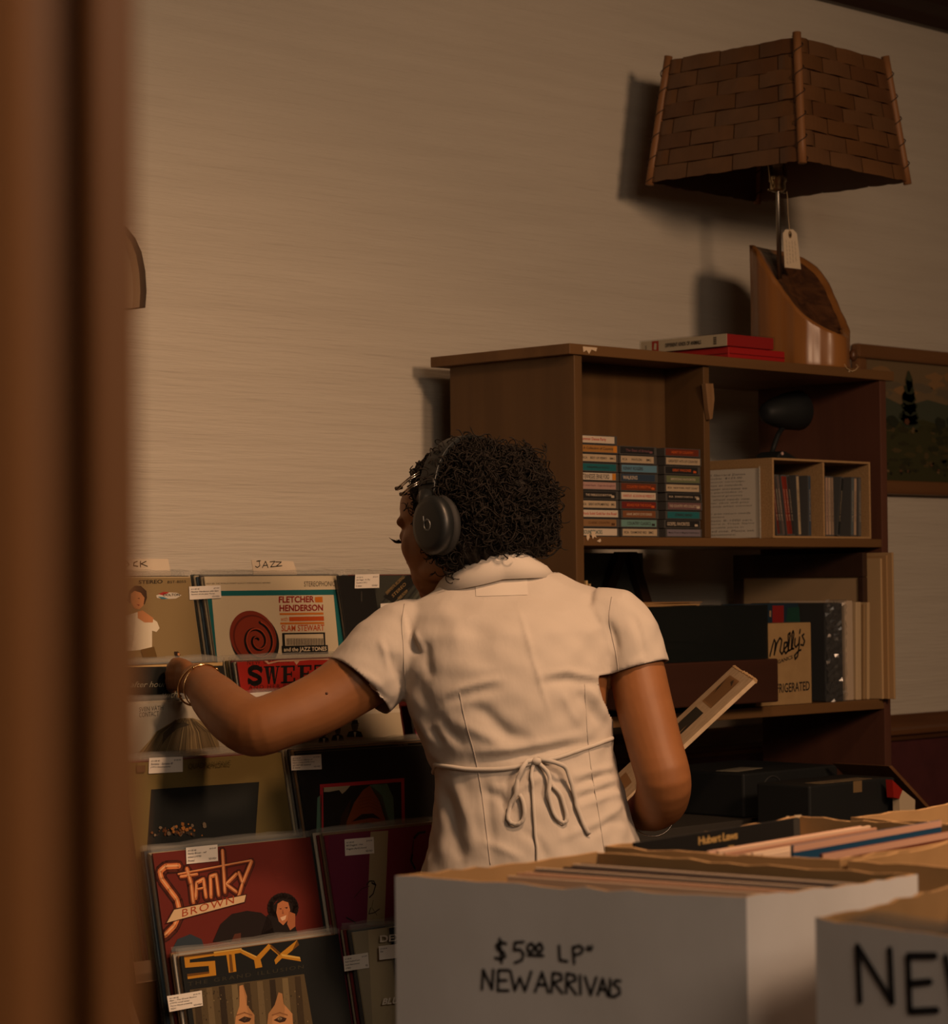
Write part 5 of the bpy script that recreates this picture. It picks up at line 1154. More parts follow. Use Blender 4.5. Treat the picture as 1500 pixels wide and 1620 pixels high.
b.ball((0, .040, -.028), (.065, .069, .070), SKIN, 24, HM); b.ball((0, .040, .030), (.066, .070, .056), SKIN, 24, HM)       # mid face
b.ball((0, .048, -.068), (.053, .050, .052), SKIN, 20, HM)       # jaw
b.ball((0, .072, -.100), (.024, .023, .020), SKIN, 16, HM)       # chin
for sx in (-1, 1):
    b.ball((sx * .040, .064, -.030), (.024, .024, .030), SKIN, 16, HM)      # cheek
    b.ball((sx * .047, .010, -.068), (.014, .045, .022), SKIN, 14, HM, )    # jaw corner
    b.ball((sx * .030, .088, .010), (.026, .011, .012), SKIN, 14, HM)       # brow
    b.ball((sx * .032, .092, -.012), (.0135, .0105, .0115), SKIN, 14, HM)     # eyelid
    b.ball((sx * .010, .106, -.050), (.0085, .011, .008), SKIN, 12, HM)     # nostril
    b.ball((sx * .072, -.042, -.006), (.006, .018, .030), SKIN, 14, HM)     # ear
limb(b, [hd(0, .090, .004), hd(0, .104, -.026), hd(0, .112, -.048)], [.009, .0085, .0105], 14)
b.ball((0, .092, -.074), (.022, .011, .0065), SKIN, 16, HM); b.ball((0, .090, -.084), (.019, .011, .0075), SKIN, 16, HM)
# left arm: shoulder, elbow out to the left, forearm away towards the records
LA = [at(655, 1010, 3.875), at(600, 1050, 3.855), at(515, 1108, 3.825), at(440, 1140, 3.80), at(402, 1150, 3.80), at(372, 1135, 3.835), at(345, 1110, 3.90), at(325, 1087, 3.965), at(313, 1076, 4.0)]
limb(b, LA, [.058, .054, .0475, .044, .045, .043, .039, .032, .0275], 24)
def palm(b, w, k, across, wd, th):
    d = k - w; nrm = np.cross(d, across); nrm /= np.linalg.norm(nrm)
    rg = [(w + d * t, across * wd * s, nrm * th * s2) for t, s, s2 in ((-.15, .62, .9), (.1, .72, 1.0), (.45, .95, 1.05), (.8, 1, .9), (1.0, .93, .7), (1.1, .7, .4))]
    v, f = loft(rg, 20, 2.4); b.add(v, f, SKIN)
kx = np.array(at(284, 1071, 4.055)); wx = np.array(at(311, 1076, 4.005)); acr = UPV * .97 + f0 * .1; acr /= np.linalg.norm(acr)
palm(b, wx, kx, acr, .026, .0145)
for i, (y, L_) in enumerate(((1052, 0), (1063, 1), (1074, 1), (1084, 0))):
    limb(b, [at(292, y + 2, 4.040), at(276 - L_ * 2, y + 1, 4.062), at(270 - L_ * 2, y + 4, 4.081), at(274 - L_, y + 7, 4.093)], [.0088, .0086, .0078, .0066], 12)
limb(b, [at(306, 1070, 4.012), at(297, 1056, 4.03), at(286, 1049, 4.05), at(276, 1047, 4.068)], [.012, .0105, .009, .0075], 12)
# right arm: elbow at the waist, forearm away and across to the held record
RA = [at(962, 995, 3.875), at(1000, 1035, 3.86), at(1018, 1110, 3.83), at(1036, 1180, 3.805), at(1050, 1232, 3.79), at(1047, 1262, 3.82), at(1036, 1276, 3.875), at(1022, 1283, 3.94), at(1013, 1284, 3.99)]
limb(b, RA, [.045, .042, .0435, .042, .0415, .041, .037, .031, .0265], 24)
# held record frame
N1 = at(1192, 1075, 4.02); ed = at(962, 1290, 4.02) - N1; E1 = -ed / np.linalg.norm(ed); E2 = at(1175, 1040, 4.33) - N1; E2 -= E1 * (E2 @ E1); E2 /= np.linalg.norm(E2)
EN = np.cross(E1, E2); EN /= np.linalg.norm(EN); N0 = N1 - E1 * JW
if EN @ FW > 0: EN = -EN
rp = lambda s, t, n=0: N0 + E1 * s + E2 * t + EN * n
wr = np.array(at(1011, 1285, 3.995)); kn_ = rp(.075, .05, -.031)
palm(b, wr, kn_, E1, .030, .014)
for i in range(4):
    s = .105 - i * .0195
    limb(b, [rp(s, .04, -.020), rp(s, .075, -.0185), rp(s - .002, .098, -.0155), rp(s - .003, .115, -.0125)], [.0088, .0084, .0076, .0064], 12)
limb(b, [wr + E1 * .012, rp(.080, -.016, -.016), rp(.090, -.013, .006), rp(.096, .014, .0125), rp(.099, .046, .0105)], [.0125, .0105, .0098, .0090, .0075], 12)
# legs
for sx, fy in ((-1, .02), (1, -.03)):
    hp = at(845 + sx * 66, 1400, 3.83 - sx * .01); an = np.array([*(PO[:2] + r0[:2] * sx * .085 + f0[:2] * (fy - .03)), .085]); kn = (hp + an) / 2 + f0 * .03; kn[2] = .44
    limb(b, [hp + UPV * .05, hp - UPV * .08, kn, (kn + an) / 2 - f0 * .012, an], [.068, .074, .055, .050, .034], 22)
    limb(b, [an, an - UPV * .04 + f0 * .01, an + f0 * .10 - UPV * .060], [.034, .034, .026], 16)
body = fuse(b, .0033, 5)
BODY = child('body', body, SKIN, woman)
b = MB()
b.ball((0, .1015, -.074), (.020, .004, .0055), LIP, 14, HM); b.ball((0, .0995, -.084), (.017, .004, .0060), LIP, 14, HM); wbuild(b, 'lips', woman)
b = MB(); R = random.Random(2)
for sx in (-1, 1):
    for i in range(17):
        t = -1 + 2 * i / 16; a = np.array([sx * .032 + t * .013, .1005 - .005 * t * t, -.019 + .001 * t * t]); o_ = np.array([sx * .004 + t * .006, .013 - .003 * abs(t), -.004 + .007])
        b.tube([a, a + o_ * .55 + (0, 0, -.004), a + o_ * 1.1 + (0, 0, .002 * abs(t))], [.0011, .0009, .0003], HAIRM, 4, M=HM)
wbuild(b, 'eyelashes', woman)
b = MB()
for sx in (-1, 1): b.tube([(sx * .012, .0985, .012), (sx * .026, .0975, .0175), (sx * .040, .0925, .0185), (sx * .052, .083, .013)], [.0010, .0015, .0013, .0005], HAIRM, 6, M=HM, sq=.6)
wbuild(b, 'eyebrows', woman)
b = MB()
for px, py, d in ((517, 1097, 3.775),):
    hit = BVHTree.FromPolygons([tuple(v) for v in coords(body)], [tuple(p.vertices) for p in body.polygons]).ray_cast(Vector((CAM - PO).tolist()), Vector(ray(px, py).tolist()))[0]
    if hit: b.ball(tuple(np.array(hit) + PO), .0022, pm('mole_skin', (.10, .045, .025), .6), 8)
if b.f: wbuild(b, 'mole', woman)
# ---------------- blouse
b = MB()
v_, f_ = loft([ring(*t) for t in TR], 48); b.add(v_, f_, CLOTH)
LS = [at(668, 1008, 3.875), at(640, 1012, 3.87), at(612, 1038, 3.855), at(566, 1088, 3.835)]
RS = [at(945, 985, 3.875), at(972, 985, 3.87), at(992, 1008, 3.86), at(1008, 1063, 3.85)]
b.ball((0, 0, 0), (.050, .05, .036), CLOTH, 18, Matrix.Translation(at(625, 998, 3.87).tolist()) @ Matrix.Rotation(-PI / 4, 4, 'Z')); b.ball((0, 0, 0), (.032, .045, .032), CLOTH, 18, Matrix.Translation(at(978, 978, 3.87).tolist()) @ Matrix.Rotation(-PI / 4, 4, 'Z'))
def sleeve(pts, rad):
    out = [np.array(p, float) for p in pts]; P2 = []; R2 = []
    for i in range(len(out) - 1):
        for t in (0, .25, .5, .75): P2.append(out[i] + (out[i + 1] - out[i]) * t); R2.append(rad[i] + (rad[i + 1] - rad[i]) * t)
    P2.append(out[-1]); R2.append(rad[-1]); b.tube(P2, R2, CLOTH, 28)
    d = out[-1] - out[-2]; return out[-1], d / np.linalg.norm(d)
cutL = sleeve(LS, [.058, .062, .066, .0615]); cutR = sleeve(RS, [.054, .054, .0525, .0515])
sm = fuse(b, .0042, 7)
co = coords(sm); 
# fold relief: lines traced over the back, ridges up and valleys down
FOLDS = [([(704, 1102), (728, 1088), (794, 1073)], 6, .0040), ([(700, 1114), (735, 1101), (800, 1086)], 8, -.0045), ([(856, 1067), (898, 1062), (947, 1072), (962, 1082)], 6, .0040), ([(850, 1082), (900, 1076), (950, 1084)], 8, -.0045),
 ([(818, 958), (829, 989), (839, 1027), (856, 1083), (872, 1135)], 4, .0026), ([(735, 1114), (766, 1128), (804, 1162), (850, 1175)], 13, -.0075), ([(720, 1140), (760, 1160), (800, 1180)], 9, .004), ([(749, 1190), (808, 1184), (863, 1175), (930, 1160)], 7, .0045), ([(745, 1203), (810, 1198), (880, 1186), (950, 1172)], 7, -.005),
 ([(929, 1083), (947, 1110), (964, 1145)], 6, .0045), ([(915, 1092), (934, 1120), (952, 1150)], 8, -.0055), ([(890, 1095), (905, 1130), (918, 1150)], 6, .003), ([(960, 979), (970, 1005), (978, 1036)], 7, -.005), ([(945, 960), (958, 1000), (966, 1040)], 6, .002),
 ([(645, 980), (650, 1005), (662, 1040)], 7, -.006), ([(636, 968), (641, 990), (646, 1016)], 4, .004), ([(655, 996), (662, 1012), (668, 1032)], 4, .004), ([(671, 1012), (675, 1045), (680, 1078)], 9, -.006), ([(629, 1030), (633, 1070), (640, 1108)], 7, -.0065), ([(612, 1030), (622, 1055), (628, 1075)], 6, -.0055), ([(600, 1010), (612, 1040), (618, 1064)], 5, .004), ([(574, 1080), (595, 1096), (618, 1112)], 7, -.005), ([(560, 1060), (585, 1072), (606, 1090)], 6, .003),
 ([(680, 1150), (690, 1166), (702, 1182)], 7, -.005), ([(650, 1120), (668, 1150), (684, 1178)], 8, .003), ([(690, 1125), (712, 1160), (740, 1185)], 9, -.004),
 ([(804, 1259), (835, 1240), (863, 1226)], 6, .0035), ([(901, 1230), (946, 1219), (975, 1212)], 6, .0038), ([(905, 1256), (950, 1240), (985, 1228)], 6, .0035), ([(903, 1243), (948, 1230), (980, 1222)], 6, -.004), ([(908, 1278), (950, 1264), (985, 1252)], 6, .0035), ([(946, 1302), (970, 1285), (992, 1266)], 6, .003), ([(908, 1266), (950, 1252), (985, 1241)], 5, -.003), ([(930, 1322), (965, 1300), (1000, 1300)], 7, -.003), ([(880, 1330), (920, 1312), (960, 1296)], 7, .003),
 ([(697, 1232), (712, 1290), (730, 1365)], 11, -.0075), ([(716, 1226), (740, 1290), (752, 1350)], 9, .004), ([(690, 1230), (700, 1290), (700, 1360)], 8, .003), ([(765, 1222), (775, 1300), (782, 1370)], 9, -.003), ([(974, 1190), (990, 1262), (1014, 1325)], 8, -.006), ([(962, 1200), (975, 1270), (990, 1330)], 7, .003),
 ([(780, 1240), (800, 1235), (822, 1228)], 6, -.003), ([(760, 1250), (790, 1260), (815, 1290)], 8, -.004), ([(880, 1222), (890, 1260), (896, 1330)], 8, -.0035), ([(820, 1310), (850, 1330), (872, 1365)], 8, -.003), ([(760, 1330), (800, 1345), (830, 1360)], 7, .003),
 ([(1000, 965), (1012, 1000), (1022, 1040)], 6, -.0035), ([(990, 1055), (1005, 1048), (1022, 1040)], 6, .0025), ([(740, 975), (760, 1010), (765, 1060)], 22, -.004), ([(900, 990), (930, 1020), (945, 1060)], 18, -.0035), ([(690, 950), (720, 990), (725, 1040)], 16, .003), ([(660, 1060), (672, 1110), (690, 1150)], 12, -.004)]
nr = normals(sm); pj = proj(co); disp = np.zeros(len(co)); facing = np.clip(-(nr @ FW) * 2.2, 0, 1)
for pts, w, a in FOLDS:
    q = np.array(pts, float); L_ = np.concatenate([[0], np.cumsum(np.linalg.norm(np.diff(q, axis=0), axis=1))]); best = np.full(len(co), 1e9); par = np.zeros(len(co))
    for i in range(len(q) - 1):
        d = q[i + 1] - q[i]; l2 = d @ d; t = np.clip(((pj[:, :2] - q[i]) @ d) / l2, 0, 1); dist = np.linalg.norm(pj[:, :2] - (q[i] + t[:, None] * d), axis=1)
        m = dist < best; best[m] = dist[m]; par[m] = (L_[i] + t[m] * math.sqrt(l2)) / L_[-1]
    disp += a * np.exp(-(best / w) ** 2) * np.clip(1 - np.abs(2 * par - 1) ** 3, .15, 1)
disp *= facing
# small crumple everywhere
def wav(k, ph): return np.sin(co @ np.array(k) + ph)
disp += .0010 * wav((40, 55, 90), .3) * wav((90, -30, 25), 1.1) + .0006 * wav((120, 80, -150), 2.)
co = co + nr * disp[:, None]
# gather at the tied waist
put(sm, co); sm.update()
import bmesh
bm = bmesh.new(); bm.from_mesh(sm); bm.normal_update(); kill = []
hemz = at(845, 1388, 3.83)[2]; topz = at(795, 907, 3.9)[2]
for f in bm.faces:
    c = np.array(f.calc_center_median()); 
    if c[2] < hemz or c[2] > topz: kill.append(f); continue
    for P_, d in (cutL, cutR):
        r_ = c - P_
        if np.linalg.norm(r_) < .085 and r_ @ d > -.0035: kill.append(f); break
bmesh.ops.delete(bm, geom=kill, context='FACES')
for v in bm.verts:                              # even out the cut rims
    if not v.is_boundary: continue
    c = np.array(v.co)
    for P_, d in (cutL, cutR):
        r_ = c - P_
        if np.linalg.norm(r_) < .09 and abs(r_ @ d) < .03: v.co = Vector((c - d * (r_ @ d + .004)).tolist())
# keep the largest piece, relax the cut rims
bm.to_mesh(sm); bm.free()
BLOUSE = child('blouse', sm, CLOTH, woman); BLOUSE['label'] = 'white short-sleeved cotton blouse'
so_ = BLOUSE.modifiers.new('thickness', 'SOLIDIFY'); so_.thickness = .0016; so_.offset = -1
BV = BVHTree.FromPolygons([tuple(v) for v in coords(sm)], [tuple(p.vertices) for p in sm.polygons])
def drape(px, py, off=.002):
    h, n, i, d = BV.ray_cast(Vector((CAM - PO).tolist()), Vector(ray(px, py).tolist()))
    if h is None: return None
    n = np.array(n); n = n if n @ FW < 0 else -n
    return np.array(h) + PO + n * off
def ribbon(b, pts, w, mat, th=.0009, twist=None):          # flat ribbon whose face looks outwards
    pts = [p for p in pts if p is not None]
    if len(pts) < 2: return
    vs = []
    for i, p in enumerate(pts):
        t = pts[min(i + 1, len(pts) - 1)] - pts[max(i - 1, 0)]; t /= np.linalg.norm(t) + 1e-9
        o_ = -FW - t * (-FW @ t); o_ /= np.linalg.norm(o_); s = np.cross(t, o_)
        if twist: o_, s = math.cos(twist[i]) * o_ + math.sin(twist[i]) * s, math.cos(twist[i]) * s - math.sin(twist[i]) * o_
        vs += [p + s * w / 2 + o_ * th, p - s * w / 2 + o_ * th, p - s * w / 2 - o_ * th, p + s * w / 2 - o_ * th]
    n = len(pts); fs = [(4 * i + k, 4 * i + (k + 1) % 4, 4 * i + 4 + (k + 1) % 4, 4 * i + 4 + k) for i in range(n - 1) for k in range(4)] + [(3, 2, 1, 0), (4 * n - 4, 4 * n - 3, 4 * n - 2, 4 * n - 1)]
    b.add(vs, fs, mat)
def spline(pts, n=30):
    q = np.array(pts, float); L_ = np.concatenate([[0], np.cumsum(np.linalg.norm(np.diff(q, axis=0), axis=1))]); out = []
    for t in np.linspace(0, L_[-1], n):
        i = min(np.searchsorted(L_, t, side='right') - 1, len(q) - 2); u = (t - L_[i]) / (L_[i + 1] - L_[i] + 1e-9)
        p0, p1, p2, p3 = q[max(i - 1, 0)], q[i], q[i + 1], q[min(i + 2, len(q) - 1)]
        out.append(.5 * (2 * p1 + (p2 - p0) * u + (2 * p0 - 5 * p1 + 4 * p2 - p3) * u * u + (3 * p1 - p0 - 3 * p2 + p3) * u ** 3))
    return out
# belt tie and bow
b = MB(); vis = [drape(x, y, .0022) for x, y in spline([(690, 1209), (715, 1213), (745, 1217), (785, 1217), (820, 1213), (848, 1206), (880, 1199), (910, 1189), (940, 1179), (966, 1168)], 40)]
vis = [p for p in vis if p is not None]; cR, aR, bR = ring(1200, 687, 971, 3.83, .106, 8)
front = [cR + aR * math.cos(w) * 1.015 + bR * math.sin(w) * 1.03 for w in np.linspace(math.radians(8), math.radians(172), 24)]
loop = vis + front
b.tube(loop, .0034, CLOTHS, 8, closed=True, sq=1); tie = wbuild(b, 'waist_tie', woman)
b = MB()
def dr(pts, off, n=26): return [drape(x, y, o_) for (x, y), o_ in zip(spline(pts, n), np.interp(np.linspace(0, 1, n), np.linspace(0, 1, len(off)), off))]
ribbon(b, dr([(848, 1204), (834, 1206), (825, 1222), (818, 1250), (808, 1278), (804, 1296), (812, 1304), (824, 1302), (830, 1290), (828, 1270), (821, 1256)], [.004, .016, .010, .006, .004, .005, .007, .005]), .0062, CLOTHS); wbuild(b, 'bow_loop', tie)
b = MB(); ribbon(b, dr([(850, 1206), (858, 1216), (866, 1232), (868, 1262), (876, 1290), (888, 1303), (896, 1300), (896, 1284), (886, 1262), (872, 1242)], [.005, .010, .010, .005, .005, .006, .006, .004]), .0062, CLOTHS); wbuild(b, 'bow_loop', tie)
b = MB(); ribbon(b, dr([(846, 1206), (841, 1222), (843, 1260), (846, 1300), (849, 1340), (851, 1372)], [.005, .004, .003, .003]), .0046, CLOTHS); wbuild(b, 'tie_end', tie)
b = MB(); ribbon(b, dr([(850, 1203), (868, 1204), (886, 1212), (897, 1228), (904, 1254), (914, 1284), (924, 1310), (930, 1320)], [.006, .016, .012, .006, .005, .004]), .0066, CLOTHS); wbuild(b, 'tie_end', tie)
b = MB(); kp = drape(848, 1205, .006); b.ball((0, 0, 0), (.008, .006, .006), CLOTHS, 12, Matrix.Translation(kp.tolist()) @ Matrix.Rotation(-PI / 4, 4, 'Z')); wbuild(b, 'bow_knot', tie)
# seams and sleeve hems
SEAM = pm('seam_stitching', (.42, .38, .34), .85)
for pts in ([(727, 1096), (736, 1140), (750, 1190), (760, 1240), (768, 1300), (776, 1368)], [(925, 1082), (927, 1120), (930, 1170), (936, 1220), (946, 1280), (956, 1345)]):
    b = MB(); q = [p for p in (drape(x, y, .0003) for x, y in spline(pts, 40)) if p is not None]; b.tube(q, .0008, SEAM, 5); wbuild(b, 'seam', BLOUSE)
for pts in ([(640, 956), (636, 985), (638, 1020), (640, 1060), (642, 1096)], [(968, 945), (964, 975), (968, 1005), (976, 1040), (979, 1068)]):
    b = MB(); q = [p for p in (drape(x, y, .0002) for x, y in spline(pts, 30)) if p is not None]; b.tube(q, .0009, SEAM, 5); wbuild(b, 'armhole_seam', BLOUSE)
# collar
cN = at(783, 900, 3.90); b = MB(); n = 40; G = []
for i in range(n + 1):
    w = math.radians(-105 + 210 * i / n)       # 0 = centre of the back
    out = math.cos(w) * (-TB) + math.sin(w) * TA
    tl = math.sin(w) * .004
    top = cN + out * (.047 + .012 * abs(math.sin(w))) + UPV * (.034 - .020 * math.sin(w) ** 2 * 1.1 + tl) + f0 * .006
    low = cN + out * (.070 + .026 * abs(math.sin(w)) ** 1.5) + UPV * (-.016 + .006 * math.cos(2 * w) * 0 - .008 * abs(math.sin(w)) + tl * 2.6)
    mid = (top + low) / 2 + out * .004 + UPV * .002
    inn = cN + out * (.043 + .010 * abs(math.sin(w))) + UPV * (-.012)
    G.append([inn, top - out * .003 - UPV * .002, top, mid, low, low - out * .0025 - UPV * .0005, mid - out * .003])
vs = [p for g in G for p in g]; k = 7
b.add(vs, [(i * k + j, (i + 1) * k + j, (i + 1) * k + j + 1, i * k + j + 1) for i in range(n) for j in range(k - 1)], CLOTHS); wbuild(b, 'collar', BLOUSE)
# care label showing through below the collar
b = MB(); g = [[drape(752 + 82 * i / 8 + j * .3, 919 + 25 * j / 4 - i * .3, .0008) for i in range(9)] for j in range(5)]
if all(p is not None for r_ in g for p in r_):
    b.add([p for r_ in g for p in r_], [(j * 9 + i, (j + 1) * 9 + i, (j + 1) * 9 + i + 1, j * 9 + i + 1) for j in range(4) for i in range(8)], pm('label_under_cloth', (.58, .525, .465), .8)); wbuild(b, 'neck_label', BLOUSE)
# trousers and shoes (below the tables)
DEN = pm('dark_trouser_cloth', (.035, .04, .055), .85, bump=.2, bscale=(30, 30, 30)); b = MB()
v_, f_ = loft([ring(1215, 706, 953, 3.83, .084, 4), ring(1290, 708, 968, 3.83, .098, 2), ring(1370, 706, 982, 3.83, .108, 0), ring(1430, 710, 982, 3.83, .108, 0)]); b.add(v_, f_, DEN); shoes = []
for sx, fy in ((-1, .02), (1, -.03)):
    hp = at(845 + sx * 66, 1400, 3.83 - sx * .01); an = np.array([*(PO[:2] + r0[:2] * sx * .085 + f0[:2] * (fy - .03)), .085]); kn = (hp + an) / 2 + f0 * .03; kn[2] = .44
    limb(b, [hp + UPV * .03, hp - UPV * .08, kn, (kn + an) / 2 - f0 * .01, an], [.078, .086, .072, .066, .060], 22); shoes.append(an)
child('trousers', fuse(b, .006, 6), DEN, woman)
for an in shoes:
    b = MB(); rg = [(an + f0 * t + UPV * (z - .085), r0 * w, UPV * h) for t, z, w, h in ((-.052, .035, .022, .028), (-.035, .042, .034, .040), (.0, .048, .037, .047), (.05, .040, .040, .039), (.10, .032, .043, .031), (.145, .026, .038, .025), (.172, .022, .022, .018))]
    v_, f_ = loft(rg, 24, 2.6); b.add(v_, f_, pm('black_shoe_leather', (.02, .018, .016), .4)); sh = wbuild(b, 'shoe', woman)
# ---------------- hair: a soft core and many separate curls
b = MB()
b.ball((0, -.012, .044), (.084, .100, .076), HAIRM, 24, HM)
b.ball((0, -.050, .010), (.076, .070, .076), HAIRM, 20, HM)
b.ball((0, -.045, -.050), (.058, .048, .040), HAIRM, 18, HM)
for px, py, d, r in ((800, 775, 3.90, .058), (828, 800, 3.90, .046), (846, 832, 3.90, .030), (806, 832, 3.90, .056), (838, 858, 3.90, .027), (770, 848, 3.88, .045), (735, 860, 3.86, .032), (700, 862, 3.865, .020), (722, 890, 3.865, .018), (792, 768, 3.92, .030), (828, 778, 3.91, .026)):
    b.ball(at(px, py, d), r, HAIRM, 16)
hm_ = fuse(b, .005, 4); co = coords(hm_); nr = normals(hm_)
def nz(k, p): return np.sin(co @ np.array(k) + p)
co = co + nr * (.003 * nz((210, 90, 160), 0) * nz((-120, 200, 90), 1.2) + .0022 * nz((330, -280, 260), 2))[:, None]
# no hair over the face: push the front of the core inside the skull
loc = (co - HC) @ np.stack([HL, HF, HU], 1); face = (loc[:, 1] > .030 + .030 * np.clip((loc[:, 2] - .02) / .07, -1, 1) + .02 * (loc[:, 2] > .085)) & (loc[:, 2] < .088)
co[face] = HC + (co[face] - HC) * .80
put(hm_, co); bvh = BVHTree.FromPolygons([tuple(v) for v in co], [tuple(p.vertices) for p in hm_.polygons])
ok = np.where(~face & ((loc[:, 1] < .05) | (loc[:, 2] > .09)))[0]
HAIR = child('hair', hm_, HAIRM, woman); HAIR['label'] = 'dark curly hair gathered at the back'
b = MB(); R = random.Random(11)
for c in range(1500):
    i = ok[R.randrange(len(ok))]; p = co[i]; n = nr[i]; l = loc[i]
    t = np.array([R.gauss(0, 1) for _ in range(3)]); t -= n * (t @ n); t /= np.linalg.norm(t); s = np.cross(n, t)
    sm_ = l[1] > -.02 and l[2] > .03                       # flatter towards the hairline
    fl = (not sm_) and R.random() < .28
    rise = (R.uniform(.25, .6) if fl else R.uniform(.0, .35)) if not sm_ else R.uniform(-.08, .02)
    ln = R.uniform(.025, .06); turns = R.uniform(1, 3.2); rad = R.uniform(.003, .0068) * (.5 if sm_ else 1.3 if fl else 1); k = int(8 * turns) + 6; ph = R.uniform(0, 6.28)
    pts = []
    for e in range(k):
        u = e / (k - 1); a = ph + u * turns * 2 * PI
        pts.append(p + t * (u - .4) * ln + n * (rise * ln * u - .22 * ln * u * u + .001 + rad * .5) + rad * (n * math.cos(a) + s * math.sin(a)))
    pq = proj(np.array(pts))
    if np.any((pq[:, 0] > 740) & (pq[:, 0] < 880) & (pq[:, 1] > 884)): continue
    b.tube(pts, [R.uniform(.0007, .0012)] * (k - 1) + [.0003], HAIRM, 4)
for pts in ([(826, 712), (836, 706), (830, 702), (824, 697)], [(832, 714), (846, 712), (860, 716), (862, 708), (858, 703)], [(862, 745), (858, 734), (866, 732), (864, 742), (872, 752)], [(876, 770), (888, 776), (894, 772)], [(880, 800), (886, 812), (884, 826)], [(845, 872), (866, 882), (880, 874), (884, 860)], [(868, 850), (884, 852), (886, 866)], [(690, 866), (696, 880), (706, 878)], [(655, 748), (648, 744), (652, 738)], [(806, 718), (815, 708), (822, 712)], [(846, 722), (856, 728), (860, 722)]):
    for q in range(3):
        o_ = np.array([R.uniform(-4, 4), R.uniform(-4, 4)]); b.tube([at(x + o_[0], y + o_[1], 3.885 + .004 * e) for e, (x, y) in enumerate(spline(pts, 16))], [.0009] * 15 + [.0003], HAIRM, 4)
wbuild(b, 'curls', HAIR)
# jewellery and clips
GOLD = pm('polished_gold', (.75, .48, .22), .18, 1); SILV = pm('silver_clip_metal', (.62, .55, .48), .2, 1)
b = MB(); ce = at(684, 871, 3.855); b.tube([ce + .0085 * (math.cos(w) * (r0 * .5 + f0 * .85) + math.sin(w) * UPV) for w in np.linspace(0, 2 * PI, 25)[:-1]], .0011, GOLD, 8, closed=True); wbuild(b, 'hoop_earring', woman)
for cpx, cpy, cd_, ta, ra, th in ((316, 1084, 3.985, (-34, -14), .036, .0016), (322, 1088, 3.975, (-30, 24), .0335, .0011)):
    ax = LA[-1] - LA[-3]; ax /= np.linalg.norm(ax); ax = ax + UPV * (.25 if th > .0012 else -.3) - r0 * .15; ax /= np.linalg.norm(ax)
    u_ = np.cross(ax, UPV); u_ /= np.linalg.norm(u_); v2 = np.cross(ax, u_); c_ = at(cpx, cpy, cd_)
    b = MB(); b.tube([c_ + ra * (u_ * math.cos(w) + v2 * math.sin(w) * 1.02) for w in np.linspace(0, 2 * PI, 49)[:-1]], th, GOLD, 8, closed=True)
    if th > .0012:
        for w in (1.0, 2.6, 4.2, 5.4):
            pc_ = c_ + ra * (u_ * math.cos(w) + v2 * math.sin(w) * 1.02); b.ball(tuple(pc_), (.0035, .0035, .003), GOLD, 8)
    wbuild(b, 'bracelet', woman)
ax = RA[-1] - RA[-3]; ax /= np.linalg.norm(ax); u_ = np.cross(ax, UPV); u_ /= np.linalg.norm(u_); v2 = np.cross(ax, u_); c_ = at(1032, 1287, 3.90)
b = MB(); b.tube([c_ + .035 * (u_ * math.cos(w) + v2 * math.sin(w)) for w in np.linspace(0, 2 * PI, 49)[:-1]], .0009, SILV, 6, closed=True); wbuild(b, 'bracelet', woman)
for (x0, y0, x1, y1) in ((628, 772, 664, 746), (635, 781, 666, 760)):
    for o_ in (0, 4):
        b = MB()
    b = MB()
    for o_ in (0, 3.5): b.tube([at(x0 + o_ * .2, y0 + o_, 3.865), at((x0 + x1) / 2, (y0 + y1) / 2 - 2 + o_, 3.85), at(x1, y1 + o_, 3.855)], .0011, SILV, 6)
    b.tube([at(x0 - 2, y0 + 1, 3.868), at(x0 + 8, y0 - 1, 3.862)], .003, pm('dark_clip_metal', (.12, .10, .09), .35, 1), 8); wbuild(b, 'hair_clip', woman)
# ---------------- headphones (worn, a thing of their own)
HPO = HC.copy(); hpn = thing('headphones', 'black over-ear headphones worn over the dark curly hair', 'headphones', HPO)
BP = pm('satin_black_plastic', (.012, .014, .015), .42, spec=.5); BG = pm('charcoal_band_plastic', (.05, .05, .048), .4)
HR = Matrix(((HL[0], HF[0], HU[0], 0), (HL[1], HF[1], HU[1], 0), (HL[2], HF[2], HU[2], 0), (0, 0, 0, 1)))
def band(a0, a1, rx, rz, w0, w1, th, mat, n=34, yo=-.020, zc=.032):
    b = MB(); vs = []
    for i in range(n + 1):
        a = math.radians(a0 + (a1 - a0) * i / n); w = w0 + (w1 - w0) * abs(math.cos(a)) ; cx, cz = rx * math.cos(a), zc + rz * math.sin(a); nx, nz_ = math.cos(a), math.sin(a)
        for y_, o_ in ((-w / 2, th), (w / 2, th), (w / 2, 0), (-w / 2, 0)): vs.append((cx + nx * o_, yo + y_, cz + nz_ * o_))
    fs = [(4 * i + k, 4 * i + 4 + k, 4 * i + 4 + (k + 1) % 4, 4 * i + (k + 1) % 4) for i in range(n) for k in range(4)] + [(0, 1, 2, 3), (4 * n + 3, 4 * n + 2, 4 * n + 1, 4 * n)]
    b.add(vs, fs, mat, HR); return b
band(-4, 184, .089, .096, .030, .034, .007, BP).build('headband', hpn, smooth=False, bevel=.0015)
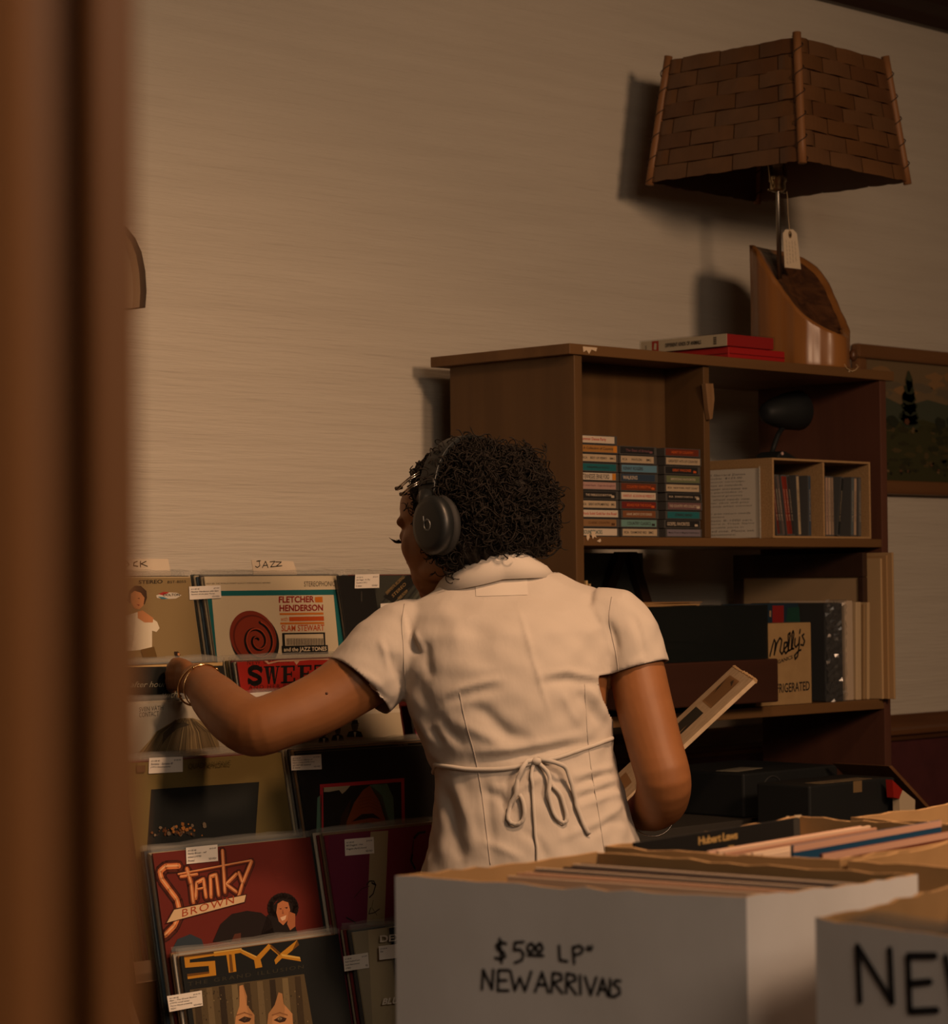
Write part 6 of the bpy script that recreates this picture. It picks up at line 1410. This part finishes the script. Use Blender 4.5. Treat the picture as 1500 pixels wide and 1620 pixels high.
for sx in (1, -1):
    Mc = HR @ Matrix.Translation((sx * .082, -.044, -.008)) @ Matrix.Rotation(sx * PI / 2, 4, 'Y') @ Matrix.Diagonal((1.22, 1.0, 1, 1))
    b = MB(); b.lathe([(.020, .0), (.036, .003), (.038, .010), (.034, .016), (.03, .017)], pm('black_cushion', (.02, .02, .02), .7), 32, Mc); b.build('ear_cushion', hpn, smooth=True)
    b = MB(); b.lathe([(.030, .016), (.0365, .018), (.037, .030), (.034, .036), (.026, .0385), (.004, .039)], BP, 36, Mc); cup = b.build('ear_cup', hpn, smooth=True)
    Lg = pm('grey_emblem', (.075, .078, .078), .3); b = MB()
    b.tube([(.0065 * math.cos(w), .0065 * math.sin(w), .0392) for w in np.linspace(0, 2 * PI, 25)[:-1]], .0014, Lg, 6, closed=True, M=Mc)
    b.tube([Mc.inverted() @ (HR @ Vector((sx * .1212, -.044 + .0062, -.008 + .001))), Mc.inverted() @ (HR @ Vector((sx * .1212, -.044 + .0072, -.008 + .014)))], .0014, Lg, 6, M=Mc); b.build('emblem', cup)
    b = MB(); b.tube([(sx * .095, -.020, .040), (sx * .104, -.026, .028), (sx * .109, -.036, .010)], [.012, .011, .008], BP, 12, M=HR, sq=1.2); b.build('slider_arm', hpn, smooth=True)
    b = MB(); b.box((sx * .0905 - .004, -.0365, .058), (sx * .0905 + .005, -.0035, .064), BG, HR); b.build('joint_strip', hpn)
# ---------------- record held under the right hand
MR = Matrix(((E1[0], -EN[0], E2[0], N0[0]), (E1[1], -EN[1], E2[1], N0[1]), (E1[2], -EN[2], E2[2], N0[2]), (0, 0, 0, 1)))
hr = thing('vinyl_record', 'worn cream LP with a dark picture held in the right hand', 'record', N0); hr.matrix_world = MR
WORN = pm('worn_cream_card', (.52, .40, .27), .8, col2=(.44, .33, .21), scale=(40, 8, 40), bump=.2, bscale=(200, 30, 200))
b = MB(); b.box((0, 0, 0), (JW, .007, JW), WORN); b.build('jacket', hr, bevel=.001)
b = MB(); f = Face(MR, 0, b); f.clip = (0, 0, JW, JW); f.step = .0004
DKP = flat(44, 44, 40); BRW = flat(148, 112, 72)
f.polyuv([(.09, .12), (.222, .12), (.222, .250), (.09, .250)], DKP); f.polyuv([(.236, .10), (.300, .10), (.300, .25), (.236, .25)], BRW); f.polyuv([(.012, .10), (.06, .10), (.06, .25), (.012, .25)], BRW); f.up()
f.polyuv([(.09, .15), (.13, .165), (.15, .20), (.12, .18)], flat(170, 140, 100)); f.polyuv([(.12, .12), (.16, .128), (.19, .15), (.15, .14)], flat(170, 140, 100)); f.polyuv([(.26, .21), (.29, .24), (.27, .24)], DKP); f.polyuv([(.285, .12), (.298, .16), (.29, .17)], DKP)
for i in range(9): f.polyuv([(.24, .105 + i * .016), (.296, .105 + i * .016), (.296, .110 + i * .016), (.24, .110 + i * .016)], flat(128, 96, 62))
b.build('cover_print', hr)
R = random.Random(1); b = MB(); pts = [(JW + R.uniform(-.0005, .0018), .0035, JW * i / 40) for i in range(41)]; b.tube(pts, [.0035 + R.uniform(0, .0012) for _ in pts], pm('frayed_card_edge', (.40, .26, .13), .9), 6)
b.build('frayed_edge', hr)
